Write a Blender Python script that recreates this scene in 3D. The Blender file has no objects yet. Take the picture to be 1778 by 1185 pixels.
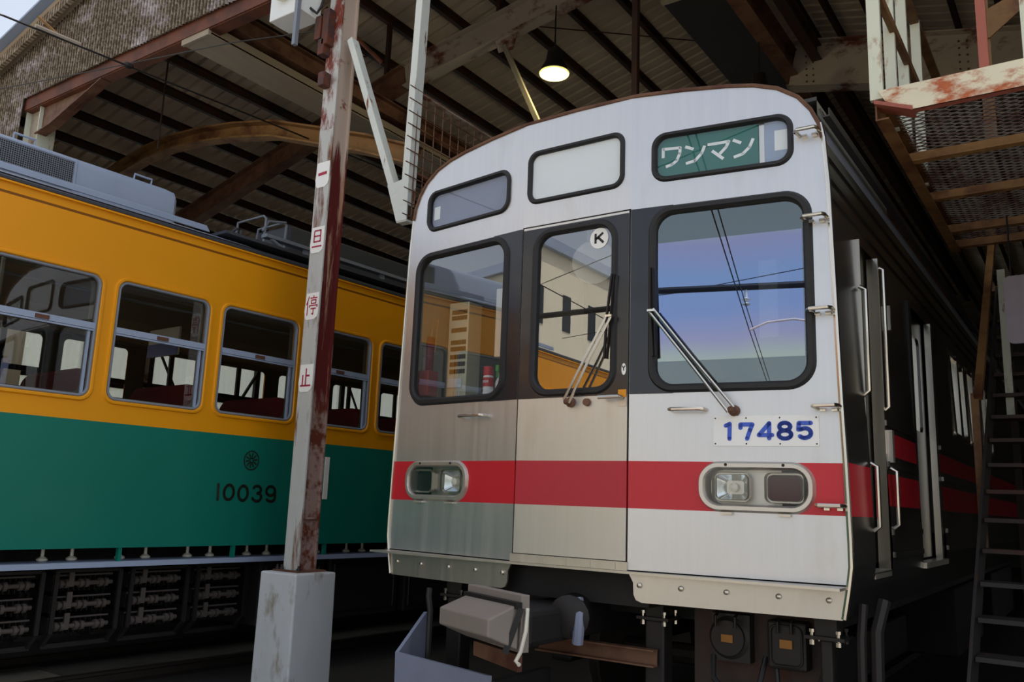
import bpy, bmesh, math, random
from mathutils import Vector, Matrix
random.seed(7)
sc = bpy.context.scene
COL = sc.collection
# ------------------------------------------------------------------ camera
cam_d = bpy.data.cameras.new('camera'); cam = bpy.data.objects.new('camera', cam_d); COL.objects.link(cam)
yaw, pit, rol = (math.radians(a) for a in (34.8278, 10.7661, 2.1242))
Fw = Vector((-math.sin(yaw)*math.cos(pit), math.cos(yaw)*math.cos(pit), math.sin(pit)))
R0 = Vector((math.cos(yaw), math.sin(yaw), 0)); U0 = R0.cross(Fw)
Rt = R0*math.cos(rol)+U0*math.sin(rol); Up = -R0*math.sin(rol)+U0*math.cos(rol)
cam.matrix_world = Matrix(((Rt.x, Up.x, -Fw.x, 2.389), (Rt.y, Up.y, -Fw.y, -4.02), (Rt.z, Up.z, -Fw.z, 1.5), (0, 0, 0, 1)))
cam_d.sensor_width = 36; cam_d.lens = 36*1481.33/1778; cam_d.clip_end = 500
sc.camera = cam
# ------------------------------------------------------------------ sky, sun, exposure
vs = sc.view_settings; vs.view_transform = 'Standard'; vs.look = 'None'; vs.gamma = 1; vs.use_curve_mapping = False
vs.exposure = 0.5
SUN_EL, SUN_AZ = math.radians(57), math.radians(38)      # azimuth from +Y towards +X
wd = bpy.data.worlds.new('sky'); sc.world = wd; wd.use_nodes = True
wn = wd.node_tree.nodes; wl = wd.node_tree.links
sky = wn.new('ShaderNodeTexSky'); sky.sky_type = 'NISHITA'; sky.sun_disc = False
sky.sun_elevation = SUN_EL; sky.sun_rotation = SUN_AZ; sky.air_density = 1.0; sky.dust_density = 3.2; sky.ozone_density = 1.0
bg = wn['Background']; bg.inputs['Strength'].default_value = 0.20
hs = wn.new('ShaderNodeHueSaturation'); hs.inputs['Saturation'].default_value = .45      # hazy summer sky
wl.new(sky.outputs[0], hs.inputs['Color']); wl.new(hs.outputs[0], bg.inputs['Color'])
sd = bpy.data.lights.new('sun', 'SUN'); sd.energy = 4.2; sd.angle = math.radians(0.55); sd.color = (1, .95, .87)
sun = bpy.data.objects.new('sun', sd); COL.objects.link(sun)
sdir = Vector((math.sin(SUN_AZ)*math.cos(SUN_EL), math.cos(SUN_AZ)*math.cos(SUN_EL), math.sin(SUN_EL)))
sun.location = (6, 10, 25); sun.rotation_euler = sdir.to_track_quat('Z', 'Y').to_euler()

# ------------------------------------------------------------------ materials
def lin(c):
    return tuple(((v/255)/12.92 if v/255 <= .04045 else ((v/255+.055)/1.055)**2.4) for v in c)
MATS = {}
def _new(name):
    m = bpy.data.materials.new(name); m.use_nodes = True
    nt = m.node_tree; b = nt.nodes['Principled BSDF']
    MATS[name] = m
    return m, nt, b
def N(nt, t, **kw):
    n = nt.nodes.new(t)
    for k, v in kw.items():
        if k in n.inputs: n.inputs[k].default_value = v
        else: setattr(n, k, v)
    return n
def coords(nt, scale=(1, 1, 1)):
    tc = N(nt, 'ShaderNodeTexCoord'); mp = N(nt, 'ShaderNodeMapping'); mp.inputs['Scale'].default_value = scale
    nt.links.new(tc.outputs['Object'], mp.inputs['Vector']); return mp.outputs['Vector']
def noise(nt, vec, scale, detail=4, rough=.6):
    n = N(nt, 'ShaderNodeTexNoise'); n.inputs['Scale'].default_value = scale; n.inputs['Detail'].default_value = detail
    n.inputs['Roughness'].default_value = rough; nt.links.new(vec, n.inputs['Vector']); return n.outputs['Fac']
def ramp(nt, fac, lo, hi, c0=(0, 0, 0, 1), c1=(1, 1, 1, 1)):
    r = N(nt, 'ShaderNodeValToRGB'); e = r.color_ramp.elements
    e[0].position = lo; e[1].position = hi; e[0].color = c0; e[1].color = c1
    nt.links.new(fac, r.inputs['Fac']); return r.outputs['Color']
def mix(nt, fac, a, b, mode='MIX'):
    m = N(nt, 'ShaderNodeMix', data_type='RGBA', blend_type=mode)
    for s, v in ((0, fac), (6, a), (7, b)):
        if hasattr(v, 'is_output'): nt.links.new(v, m.inputs[s])
        elif s == 0: m.inputs[0].default_value = v
        else: m.inputs[s].default_value = (*v, 1) if len(v) == 3 else v
    return m.outputs[2]
def plain(name, rgb, rough=.5, metal=0.0, var=.12, scale=6, stretch=(1, 1, 1), bump=0, spec=.5, coat=0):
    m, nt, b = _new(name); c = lin(rgb)
    v = coords(nt, stretch); f = noise(nt, v, scale, 5)
    col = mix(nt, f, tuple(x*(1-var) for x in c), tuple(min(1, x*(1+var)) for x in c))
    nt.links.new(col, b.inputs['Base Color'])
    b.inputs['Roughness'].default_value = rough; b.inputs['Metallic'].default_value = metal
    b.inputs['Specular IOR Level'].default_value = spec; b.inputs['Coat Weight'].default_value = coat
    b.inputs['Coat Roughness'].default_value = .08
    if bump:
        bp = N(nt, 'ShaderNodeBump'); bp.inputs['Strength'].default_value = bump; bp.inputs['Distance'].default_value = .01
        nt.links.new(noise(nt, v, scale*4, 6), bp.inputs['Height']); nt.links.new(bp.outputs[0], b.inputs['Normal'])
    return m
def rusty(name, paint, rust, lo=.5, hi=.6, scale=4, stretch=(1, 1, 1), rough=.65, dark=(60, 28, 16), metal=0):
    """paint with rust patches that have their own shape"""
    m, nt, b = _new(name)
    v = coords(nt, stretch); n1 = noise(nt, v, scale, 8, .65); n2 = noise(nt, v, scale*5, 4)
    rc = mix(nt, n2, lin(dark), lin(rust))
    dirt = mix(nt, noise(nt, v, scale*.7, 3), tuple(x*.75 for x in lin(paint)), lin(paint))
    msk = ramp(nt, n1, lo, hi)
    nt.links.new(mix(nt, msk, dirt, rc), b.inputs['Base Color'])
    b.inputs['Roughness'].default_value = rough; b.inputs['Metallic'].default_value = metal
    bp = N(nt, 'ShaderNodeBump'); bp.inputs['Strength'].default_value = .25; bp.inputs['Distance'].default_value = .004
    nt.links.new(n1, bp.inputs['Height']); nt.links.new(bp.outputs[0], b.inputs['Normal'])
    return m
def zband(nt, z0, z1, axis='Z'):
    """1 between z0 and z1 of the object coordinate"""
    tc = N(nt, 'ShaderNodeTexCoord'); sp = N(nt, 'ShaderNodeSeparateXYZ'); nt.links.new(tc.outputs['Object'], sp.inputs[0])
    a = N(nt, 'ShaderNodeMath', operation='GREATER_THAN'); a.inputs[1].default_value = z0; nt.links.new(sp.outputs[axis], a.inputs[0])
    c = N(nt, 'ShaderNodeMath', operation='LESS_THAN'); c.inputs[1].default_value = z1; nt.links.new(sp.outputs[axis], c.inputs[0])
    p = N(nt, 'ShaderNodeMath', operation='MULTIPLY'); nt.links.new(a.outputs[0], p.inputs[0]); nt.links.new(c.outputs[0], p.inputs[1])
    return p.outputs[0]
def math_(nt, op, a, b=None):
    n = N(nt, 'ShaderNodeMath', operation=op)
    for i, v in enumerate((a, b)):
        if v is None: continue
        if hasattr(v, 'is_output'): nt.links.new(v, n.inputs[i])
        else: n.inputs[i].default_value = v
    return n.outputs[0]
def stainless(name, base, red, bands, rough=.42, metal=.78, grain=1.0):
    m, nt, b = _new(name)
    v = coords(nt, (9, 9, .35)) if grain == 1 else coords(nt, (.2, .1, .6)); f = noise(nt, v, 3, 6 if grain == 1 else 1, .6)
    st = noise(nt, coords(nt, (1.2, 1.2, .5)), 2.2, 5)
    grime = ramp(nt, st, .56, .78) if grain == 1 else ramp(nt, st, .9, 1)
    c = lin(base); col = mix(nt, f, tuple(x*.90 for x in c), tuple(min(1, x*1.08) for x in c))
    col = mix(nt, math_(nt, 'MULTIPLY', grime, .35), col, lin((176, 164, 146)))
    met = metal; rg = rough
    fac = None
    for z0, z1 in bands:
        k = zband(nt, z0, z1); fac = k if fac is None else math_(nt, 'MAXIMUM', fac, k)
    if fac is not None:
        rc = mix(nt, f, tuple(x*.93 for x in lin(red)), lin(red))
        col = mix(nt, fac, col, rc)
        mm = math_(nt, 'SUBTRACT', 1.0, fac); nt.links.new(math_(nt, 'MULTIPLY', mm, metal), b.inputs['Metallic'])
    else: b.inputs['Metallic'].default_value = metal
    nt.links.new(col, b.inputs['Base Color'])
    b.inputs['Roughness'].default_value = rough
    if grain == 1: nt.links.new(ramp(nt, f, .2, .8, (rough-.06,)*3+(1,), (rough+.08,)*3+(1,)), b.inputs['Roughness'])
    return m
def glass(name, tint=(.9, .95, .95), f0=.05, scale=1.0, gcol=(1, 1, 1), film=False):
    m, nt, b = _new(name); nt.nodes.remove(b)
    out = nt.nodes['Material Output']
    tr = N(nt, 'ShaderNodeBsdfTransparent'); tr.inputs['Color'].default_value = (*tint, 1)
    gl = N(nt, 'ShaderNodeBsdfGlossy'); gl.inputs['Roughness'].default_value = .004; gl.inputs['Color'].default_value = (*gcol, 1)
    ge = N(nt, 'ShaderNodeNewGeometry'); dt = N(nt, 'ShaderNodeVectorMath', operation='DOT_PRODUCT')
    nt.links.new(ge.outputs['Normal'], dt.inputs[0]); nt.links.new(ge.outputs['Incoming'], dt.inputs[1])
    c1 = math_(nt, 'SUBTRACT', 1.0, math_(nt, 'ABSOLUTE', dt.outputs['Value']))
    k = math_(nt, 'ADD', math_(nt, 'MULTIPLY', math_(nt, 'POWER', c1, 5.0), .9), .08)       # both faces of the pane
    k = math_(nt, 'MULTIPLY', k, scale); k = math_(nt, 'ADD', k, f0)
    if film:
        # heating film laminated in the pane: iridescent sheen painted in as coloured zones
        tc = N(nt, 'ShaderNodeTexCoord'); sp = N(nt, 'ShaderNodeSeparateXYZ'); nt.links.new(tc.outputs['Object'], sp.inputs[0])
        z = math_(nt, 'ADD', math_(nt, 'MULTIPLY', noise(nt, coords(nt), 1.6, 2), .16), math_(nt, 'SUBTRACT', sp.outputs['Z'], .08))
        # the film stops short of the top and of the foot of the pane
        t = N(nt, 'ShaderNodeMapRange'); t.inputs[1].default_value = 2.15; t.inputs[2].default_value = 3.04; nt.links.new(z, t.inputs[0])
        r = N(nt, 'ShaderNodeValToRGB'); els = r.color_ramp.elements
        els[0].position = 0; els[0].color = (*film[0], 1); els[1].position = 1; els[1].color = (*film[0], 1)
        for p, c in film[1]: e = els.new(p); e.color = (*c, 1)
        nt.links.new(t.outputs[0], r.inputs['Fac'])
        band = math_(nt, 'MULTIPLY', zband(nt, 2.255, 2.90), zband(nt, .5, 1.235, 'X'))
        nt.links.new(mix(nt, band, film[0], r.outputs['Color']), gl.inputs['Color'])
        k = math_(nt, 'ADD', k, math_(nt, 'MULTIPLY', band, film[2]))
    mx = N(nt, 'ShaderNodeMixShader'); nt.links.new(k, mx.inputs[0]); nt.links.new(tr.outputs[0], mx.inputs[1]); nt.links.new(gl.outputs[0], mx.inputs[2])
    nt.links.new(mx.outputs[0], out.inputs['Surface'])
    return m
def emit(name, rgb, s):
    m, nt, b = _new(name); b.inputs['Base Color'].default_value = (*rgb, 1)
    b.inputs['Emission Color'].default_value = (*rgb, 1); b.inputs['Emission Strength'].default_value = s; return m

RED = (204, 32, 46)
stainless('steel_front', (212, 211, 211), RED, [(1.497, 1.738)], rough=.36, metal=.90)
stainless('steel_door', (212, 209, 202), (192, 44, 58), [(1.497, 1.738)], rough=.40, metal=.88)
stainless('steel_side_fore', (132, 130, 126), RED, [(1.497, 1.745)], rough=.26, metal=.95, grain=0)  # side steels darker than the front, shade put into their colour
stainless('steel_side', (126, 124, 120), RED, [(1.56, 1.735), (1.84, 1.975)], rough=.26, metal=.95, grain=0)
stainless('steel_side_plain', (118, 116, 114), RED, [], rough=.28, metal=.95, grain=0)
stainless('steel_plain', (206, 199, 188), RED, [], rough=.36, metal=.88)
stainless('chrome', (215, 208, 195), RED, [], rough=.22, metal=1)
plain('black_paint', (24, 26, 34), .28, 0, .1, 3, coat=.25)
plain('rubber', (26, 24, 24), .55)
plain('dark_under', (30, 27, 25), .7, 0, .35, 8)
plain('dark_metal', (46, 42, 40), .5, .5, .3, 10)
plain('roof_grey', (128, 134, 144), .55, 0, .15, 3)
plain('blue_grey', (152, 166, 190), .5, 0, .12, 3)
plain('dark_roof', (58, 61, 68), .6, 0, .2, 5)
plain('cream', (226, 216, 184), .5, 0, .06, 3)
plain('white_paint', (236, 238, 236), .45, 0, .04, 4)
plain('white_plate', (248, 246, 240), .4, 0, .02, 4)
plain('blue_text', (62, 94, 200), .45, 0, .04, 8)
plain('red_text', (176, 40, 70), .6, 0, .15, 30)
plain('dark_text', (30, 34, 28), .5, 0, .15, 30)
plain('number_brown', (40, 46, 34), .5, 0, .15, 30)
plain('green_roll', (14, 104, 92), .5, 0, .05, 6)
plain('seat_red', (112, 14, 26), .85, 0, .15, 8)
plain('red_gloss', (200, 24, 30), .35, 0, .08, 8)
plain('red_box', (150, 46, 34), .6, 0, .12, 8)
plain('orange_tag', (232, 150, 20), .4, 0, .05, 8)
plain('brass', (150, 104, 52), .5, .6, .2, 20)
plain('label_dark', (62, 54, 40), .5, 0, .2, 20)
plain('wood', (150, 116, 78), .7, 0, .25, 6, (1, 1, 8))
plain('green_plastic', (60, 160, 50), .4)
plain('lens_red', (70, 22, 18), .3, 0, .1, 5, spec=.3)
plain('lens_dark', (24, 21, 21), .3, 0, .1, 5, spec=.3)
plain('reflector', (225, 228, 228), .18, 1, .05, 9)
plain('grey_bluish', (132, 138, 158), .55, 0, .15, 5, bump=.1)
plain('grey_cover', (140, 130, 120), .6, 0, .15, 5, bump=.1)
rusty('concrete', (214, 216, 216), (158, 140, 118), .55, .72, 4.5, (1.4, 1.4, .6), rough=.85, dark=(120, 104, 88))
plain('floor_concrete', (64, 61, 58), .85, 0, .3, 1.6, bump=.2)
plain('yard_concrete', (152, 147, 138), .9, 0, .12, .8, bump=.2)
plain('roof_sheet', (212, 194, 170), .8, 0, .28, 1.5, (1, 1, 1))
plain('board_grey', (74, 72, 70), .8, 0, .15, 1)
plain('building', (232, 224, 202), .8, 0, .05, .4)
plain('window_dark', (26, 30, 34), .2, 0, .1, 2)
plain('fence_white', (226, 232, 228), .6, 0, .07, .8, (1, 4, .3))
plain('interior_cream', (196, 188, 162), .6, 0, .05, 2)
plain('lining_dark', (112, 110, 96), .6, 0, .08, 2)
plain('cab_beige', (150, 146, 130), .6, 0, .05, 2)
plain('rod_grey', (84, 76, 70), .6, 0, .25, 12)
plain('gutter_dark', (66, 60, 56), .45, .4, .15, 2)
plain('fan_white', (248, 246, 238), .4, 0, .03, 9)
plain('porcelain', (228, 222, 205), .25, 0, .05, 9)
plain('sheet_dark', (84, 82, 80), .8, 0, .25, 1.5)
plain('plate_grey', (150, 140, 146), .8, 0, .12, 14)
plain('olive_steel', (128, 120, 100), .55, 0, .2, 8)
plain('rail_steel', (52, 44, 38), .65, .3, .3, 6)
rusty('post_face', (204, 204, 198), (150, 92, 56), .53, .66, 3.6, (3, 2, .5))
rusty('post_face_upper', (208, 206, 200), (158, 62, 36), .43, .53, 3.4, (2.4, 2, .8))
def post_side():
    m, nt, b = _new('post_side')
    v = coords(nt, (6, 6, .5)); n = noise(nt, v, 2.2, 7, .65); n3 = noise(nt, coords(nt, (1, 1, 1)), 9, 5)
    tc = N(nt, 'ShaderNodeTexCoord'); sp = N(nt, 'ShaderNodeSeparateXYZ'); nt.links.new(tc.outputs['Object'], sp.inputs[0])
    zz = math_(nt, 'ADD', sp.outputs['Z'], math_(nt, 'MULTIPLY', n, 1.2))
    low = mix(nt, ramp(nt, n3, .45, .58), lin((158, 132, 122)), lin((104, 50, 28)))
    mar = mix(nt, ramp(nt, n, .55, .62), lin((98, 28, 26)), lin((176, 138, 112)))
    hi = mix(nt, ramp(nt, n3, .60, .68), lin((206, 186, 170)), lin((140, 84, 62)))
    c = mix(nt, ramp(nt, zz, .0, 1.0), low, mar); c = mix(nt, _step(nt, zz, 1.75), low, mar); c = mix(nt, _step(nt, zz, 3.75), c, hi)
    nt.links.new(c, b.inputs['Base Color']); b.inputs['Roughness'].default_value = .6
def _step(nt, z, t):
    r = N(nt, 'ShaderNodeMapRange'); r.inputs[1].default_value = t; r.inputs[2].default_value = t+.12; nt.links.new(z, r.inputs[0]); return r.outputs[0]
post_side()
rusty('post_side_old', (172, 150, 138), (112, 34, 30), .40, .52, 2.0, (2.4, 2.4, .3), dark=(84, 26, 24))
rusty('rust_beam', (112, 58, 32), (90, 46, 24), .45, .6, 3, (1, 1, 1))
rusty('rust_dark', (58, 42, 34), (82, 46, 28), .45, .6, 3)
rusty('rust_pale', (176, 162, 144), (118, 60, 36), .52, .62, 3.4, (.6, .6, 1))
rusty('rust_ochre', (158, 116, 66), (118, 66, 34), .48, .66, 3)
rusty('rust_brown', (122, 86, 62), (92, 48, 30), .45, .62, 3)
rusty('rust_white', (228, 232, 224), (158, 92, 54), .57, .64, 4, (3, 3, .6))
rusty('rust_cream', (240, 230, 200), (196, 112, 58), .47, .58, 4.5, (1.0, 1, 1.8), dark=(158, 66, 38))
rusty('rust_cream_post', (226, 228, 206), (180, 96, 50), .57, .66, 2.6, (2, 2, .8))
rusty('mesh_rust', (112, 100, 88), (84, 50, 34), .45, .6, 5)
plain('plank', (156, 142, 122), .75, 0, .2, 3, (4, .6, 4))
rusty('rust_orange', (172, 96, 78), (150, 66, 40), .5, .7, 4)
rusty('rust_stair', (134, 96, 52), (110, 62, 30), .45, .65, 5)
rusty('tread_dark', (58, 54, 52), (92, 62, 40), .56, .66, 6)
rusty('insulator_rust', (78, 52, 48), (128, 66, 36), .5, .6, 9)
# yellow / green livery
def livery():
    m, nt, b = _new('livery')
    v = coords(nt); n = noise(nt, v, .9, 3)
    y = mix(nt, n, lin((226, 146, 4)), lin((236, 160, 10))); g = mix(nt, n, lin((8, 108, 92)), lin((12, 120, 102)))
    k = zband(nt, -5, 1.952)
    groove = zband(nt, 3.366, 3.384)
    c = mix(nt, k, y, g); c = mix(nt, groove, c, lin((128, 74, 4)))
    nt.links.new(c, b.inputs['Base Color']); b.inputs['Roughness'].default_value = .45
    b.inputs['Specular IOR Level'].default_value = .35
    b.inputs['Coat Weight'].default_value = .10; b.inputs['Coat Roughness'].default_value = .12
livery()
# mossy corrugated asbestos sheet
def mossy():
    m, nt, b = _new('moss_sheet')
    n1 = noise(nt, coords(nt, (1, 1, 1.3)), .8, 7, .7); n2 = noise(nt, coords(nt, (14, 1, 9)), 2.4, 5, .75)
    tc = N(nt, 'ShaderNodeTexCoord'); sp = N(nt, 'ShaderNodeSeparateXYZ'); nt.links.new(tc.outputs['Object'], sp.inputs[0])
    rib = math_(nt, 'MULTIPLY', math_(nt, 'ADD', math_(nt, 'SINE', math_(nt, 'MULTIPLY', sp.outputs['X'], 2*math.pi/.054)), 1.0), .5)
    t = math_(nt, 'ADD', math_(nt, 'MULTIPLY', rib, .24), math_(nt, 'MULTIPLY', n2, .95))
    pale = mix(nt, ramp(nt, t, .38, .72), lin((122, 108, 106)), lin((214, 202, 204)))
    mo = mix(nt, ramp(nt, t, .50, .88), lin((76, 60, 40)), lin((186, 172, 152)))
    nt.links.new(mix(nt, ramp(nt, n1, .37, .47), pale, mo), b.inputs['Base Color']); b.inputs['Roughness'].default_value = .9
mossy()
glass('cab_glass', (.92, .95, .95), .13, 1.0)
glass('door_glass', (.92, .95, .95), .16, 1.0)
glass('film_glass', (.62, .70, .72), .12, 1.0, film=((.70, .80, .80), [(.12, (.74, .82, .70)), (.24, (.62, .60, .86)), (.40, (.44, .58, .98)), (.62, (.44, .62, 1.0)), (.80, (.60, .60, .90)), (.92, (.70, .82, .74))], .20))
glass('sign_glass', (.95, .97, .98), .0, .8)
glass('coach_glass', (.62, .62, .58), .0, 1.0)
glass('lamp_glass', (.95, .97, .97), .0, 1.0)
def translucent(name, rgb):
    m, nt, b = _new(name); nt.nodes.remove(b)
    t = N(nt, 'ShaderNodeBsdfTranslucent'); d_ = N(nt, 'ShaderNodeBsdfDiffuse'); c = mix(nt, noise(nt, coords(nt, (1, 3, .4)), 1.5, 4), tuple(x*.8 for x in lin(rgb)), lin(rgb))
    nt.links.new(c, t.inputs['Color']); nt.links.new(c, d_.inputs['Color'])
    ms_ = N(nt, 'ShaderNodeMixShader'); ms_.inputs[0].default_value = .25
    nt.links.new(t.outputs[0], ms_.inputs[1]); nt.links.new(d_.outputs[0], ms_.inputs[2]); nt.links.new(ms_.outputs[0], nt.nodes['Material Output'].inputs['Surface'])
translucent('light_sheet', (236, 244, 238))
emit('lamp_bulb', (1, .95, .70), 5)
emit('lamp_halo', (.86, .80, .22), .75)  # the lamp's yellow halo, put into an emissive rim

# ------------------------------------------------------------------ mesh builder
def rr(x0, x1, z0, z1, r, n=6):
    p = []
    for cx, cz, a0 in ((x1-r, z1-r, 0), (x0+r, z1-r, 90), (x0+r, z0+r, 180), (x1-r, z0+r, 270)):
        for i in range(n+1):
            a = math.radians(a0+90*i/n); p.append((cx+r*math.cos(a), cz+r*math.sin(a)))
    return p
class MB:
    def __init__(s): s.v = []; s.f = []
    def add(s, vs_, fs):
        o = len(s.v); s.v += [tuple(v) for v in vs_]; s.f += [tuple(i+o for i in f) for f in fs]; return s
    def box(s, x0, x1, y0, y1, z0, z1):
        return s.add([(x0, y0, z0), (x1, y0, z0), (x1, y1, z0), (x0, y1, z0), (x0, y0, z1), (x1, y0, z1), (x1, y1, z1), (x0, y1, z1)],
                     [(0, 3, 2, 1), (4, 5, 6, 7), (0, 1, 5, 4), (1, 2, 6, 5), (2, 3, 7, 6), (3, 0, 4, 7)])
    def hexa(s, p):
        return s.add(p, [(0, 3, 2, 1), (4, 5, 6, 7), (0, 1, 5, 4), (1, 2, 6, 5), (2, 3, 7, 6), (3, 0, 4, 7)])
    def frame_(s, p, q, up):
        d = (Vector(q)-Vector(p)).normalized(); u = Vector(up); r = d.cross(u)
        if r.length < 1e-4: r = d.cross(Vector((0, 1, 0)))
        r.normalize(); u = r.cross(d).normalized(); return d, r, u
    def section(s, p, q, poly, up=(0, 0, 1), caps=True):
        """extrude a closed 2-D section (right, up) from p to q"""
        d, r, u = s.frame_(p, q, up); n = len(poly)
        a = [Vector(p)+r*x+u*y for x, y in poly]; b = [Vector(q)+r*x+u*y for x, y in poly]
        fs = [(i, (i+1) % n, n+(i+1) % n, n+i) for i in range(n)]
        if caps: fs += [tuple(range(n-1, -1, -1)), tuple(range(n, 2*n))]
        return s.add(a+b, fs)
    def bar(s, p, q, w, h, up=(0, 0, 1)):
        return s.section(p, q, [(-w/2, -h/2), (w/2, -h/2), (w/2, h/2), (-w/2, h/2)], up)
    def ibeam(s, p, q, w, h, t=.012, up=(0, 0, 1)):
        k = t/2
        s.section(p, q, [(-w/2, -h/2), (w/2, -h/2), (w/2, -h/2+t), (-w/2, -h/2+t)], up)
        s.section(p, q, [(-w/2, h/2-t), (w/2, h/2-t), (w/2, h/2), (-w/2, h/2)], up)
        return s.section(p, q, [(-k, -h/2+t), (k, -h/2+t), (k, h/2-t), (-k, h/2-t)], up)
    def channel(s, p, q, w, h, t=.008, up=(0, 0, 1)):
        """C section, open to +right"""
        s.section(p, q, [(-w/2, -h/2), (-w/2+t, -h/2), (-w/2+t, h/2), (-w/2, h/2)], up)
        s.section(p, q, [(-w/2+t, -h/2), (w/2, -h/2), (w/2, -h/2+t), (-w/2+t, -h/2+t)], up)
        return s.section(p, q, [(-w/2+t, h/2-t), (w/2, h/2-t), (w/2, h/2), (-w/2+t, h/2)], up)
    def angle(s, p, q, w, h, t=.007, up=(0, 0, 1)):
        return s.section(p, q, [(0, 0), (w, 0), (w, t), (t, t), (t, h), (0, h)], up)
    def tube(s, pts, r, n=8, closed=False):
        P = [Vector(p) for p in pts]; m = len(P); o = len(s.v); prev = None
        for i, p in enumerate(P):
            a = P[(i-1) % m] if (i or closed) else p; b = P[(i+1) % m] if (i < m-1 or closed) else p
            d = (b-a).normalized()
            if prev is None:
                x = d.orthogonal().normalized()
            else: x = (prev-d*prev.dot(d)).normalized()
            prev = x; y = d.cross(x)
            for k in range(n):
                t = 2*math.pi*k/n; s.v.append(tuple(p+x*(r*math.cos(t))+y*(r*math.sin(t))))
        for i in range(m if closed else m-1):
            for k in range(n):
                a = o+i*n; b = o+((i+1) % m)*n
                s.f.append((a+k, a+(k+1) % n, b+(k+1) % n, b+k))
        if not closed:
            s.f.append(tuple(o+k for k in range(n-1, -1, -1))); s.f.append(tuple(o+(m-1)*n+k for k in range(n)))
        return s
    def lathe(s, c, prof, axis=(0, 0, 1), n=20):
        """prof: (radius, height along axis)"""
        ax = Vector(axis).normalized(); x = ax.orthogonal().normalized(); y = ax.cross(x); o = len(s.v); c = Vector(c)
        for r, h in prof:
            for k in range(n):
                t = 2*math.pi*k/n; s.v.append(tuple(c+ax*h+x*(r*math.cos(t))+y*(r*math.sin(t))))
        for i in range(len(prof)-1):
            for k in range(n):
                a = o+i*n; b = a+n; s.f.append((a+k, a+(k+1) % n, b+(k+1) % n, b+k))
        s.f.append(tuple(o+k for k in range(n-1, -1, -1))); s.f.append(tuple(o+(len(prof)-1)*n+k for k in range(n)))
        return s
    def loops(s, rings, close_last=False):
        """skin between equal-length closed rings of 3-D points"""
        n = len(rings[0]); o = len(s.v)
        for r in rings: s.v += [tuple(p) for p in r]
        for i in range(len(rings)-1):
            for k in range(n):
                a = o+i*n; b = a+n; s.f.append((a+k, a+(k+1) % n, b+(k+1) % n, b+k))
        if close_last: s.f.append(tuple(o+(len(rings)-1)*n+k for k in range(n)))
        return s
    def sheet(s, outer, holes, fn, thick=None):
        """flat panel with holes given in 2-D, mapped by fn(u, v, d)"""
        bm = bmesh.new(); es = []
        for lp in [outer]+list(holes):
            vv = [bm.verts.new((p[0], p[1], 0)) for p in lp]
            for i in range(len(vv)): es.append(bm.edges.new((vv[i], vv[(i+1) % len(vv)])))
        bmesh.ops.triangle_fill(bm, use_beauty=True, edges=es, normal=(0, 0, 1))
        bmesh.ops.recalc_face_normals(bm, faces=bm.faces)
        bm.verts.index_update()
        V = [(v.co.x, v.co.y) for v in bm.verts]; F_ = [[v.index for v in f.verts] for f in bm.faces]
        s.add([fn(u, v, 0) for u, v in V], F_)
        if thick:
            s.add([fn(u, v, -thick) for u, v in V], [f[::-1] for f in F_])
            for lp in [outer]+list(holes):
                s.loops([[fn(u, v, 0) for u, v in lp], [fn(u, v, -thick) for u, v in lp]])
        bm.free(); return s
    def ring(s, outer, inner, fn, d, back=-.02):
        """raised frame between two equal-length outlines"""
        return s.loops([[fn(u, v, 0) for u, v in outer], [fn(u*.72+a*.28, v*.72+b*.28, d) for (u, v), (a, b) in zip(outer, inner)],
                        [fn(u*.25+a*.75, v*.25+b*.75, d) for (u, v), (a, b) in zip(outer, inner)], [fn(u, v, d*.3) for u, v in inner], [fn(u, v, back) for u, v in inner]])
    def fill(s, lp, fn, d=0):
        return s.add([fn(u, v, d) for u, v in lp], [tuple(range(len(lp)))])
    def stroke(s, lines, w, fn, d=.002, round_=True):
        """painted strokes: flat ribbons along polylines"""
        for li in lines:
            for (a, b), (c, e) in zip(li, li[1:]):
                L = math.hypot(c-a, e-b)
                if L < 1e-6: continue
                nx, ny = -(e-b)/L*w/2, (c-a)/L*w/2
                q = [(a+nx, b+ny), (a-nx, b-ny), (c-nx, e-ny), (c+nx, e+ny)]
                s.add([fn(u, v, d) for u, v in q], [(0, 1, 2, 3)])
            for j, (a, b) in enumerate(li):
                if round_ or 0 < j < len(li)-1:
                    s.add([fn(a+w/2*math.cos(2*math.pi*k/14), b+w/2*math.sin(2*math.pi*k/14), d) for k in range(14)], [tuple(range(14))])
        return s
    def build(s, name, mat, parent=None, bevel=0, smooth=False, world=False):
        me = bpy.data.meshes.new(name)
        off = Vector((0, 0, 0))
        if world and parent is not None:
            p = parent
            while p is not None: off += p.location; p = p.parent
        me.from_pydata([tuple(Vector(v)-off) for v in s.v], [], s.f)
        bm = bmesh.new(); bm.from_mesh(me); bmesh.ops.recalc_face_normals(bm, faces=bm.faces); bm.to_mesh(me); bm.free()
        me.update()
        mats = mat if isinstance(mat, (list, tuple)) else [mat]
        for m in mats: me.materials.append(MATS[m])
        if smooth:
            for p in me.polygons: p.use_smooth = True
            me.set_sharp_from_angle(angle=math.radians(35))
        o = bpy.data.objects.new(name, me); COL.objects.link(o)
        if parent is not None: o.parent = parent
        if bevel:
            bv = o.modifiers.new('bevel', 'BEVEL'); bv.width = bevel; bv.segments = 2; bv.limit_method = 'ANGLE'; bv.angle_limit = math.radians(40)
        return o
def tag(o, label=None, cat=None, group=None, kind=None):
    if label: o['label'] = label
    if cat: o['category'] = cat
    if group: o['group'] = group
    if kind: o['kind'] = kind
    return o
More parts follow.
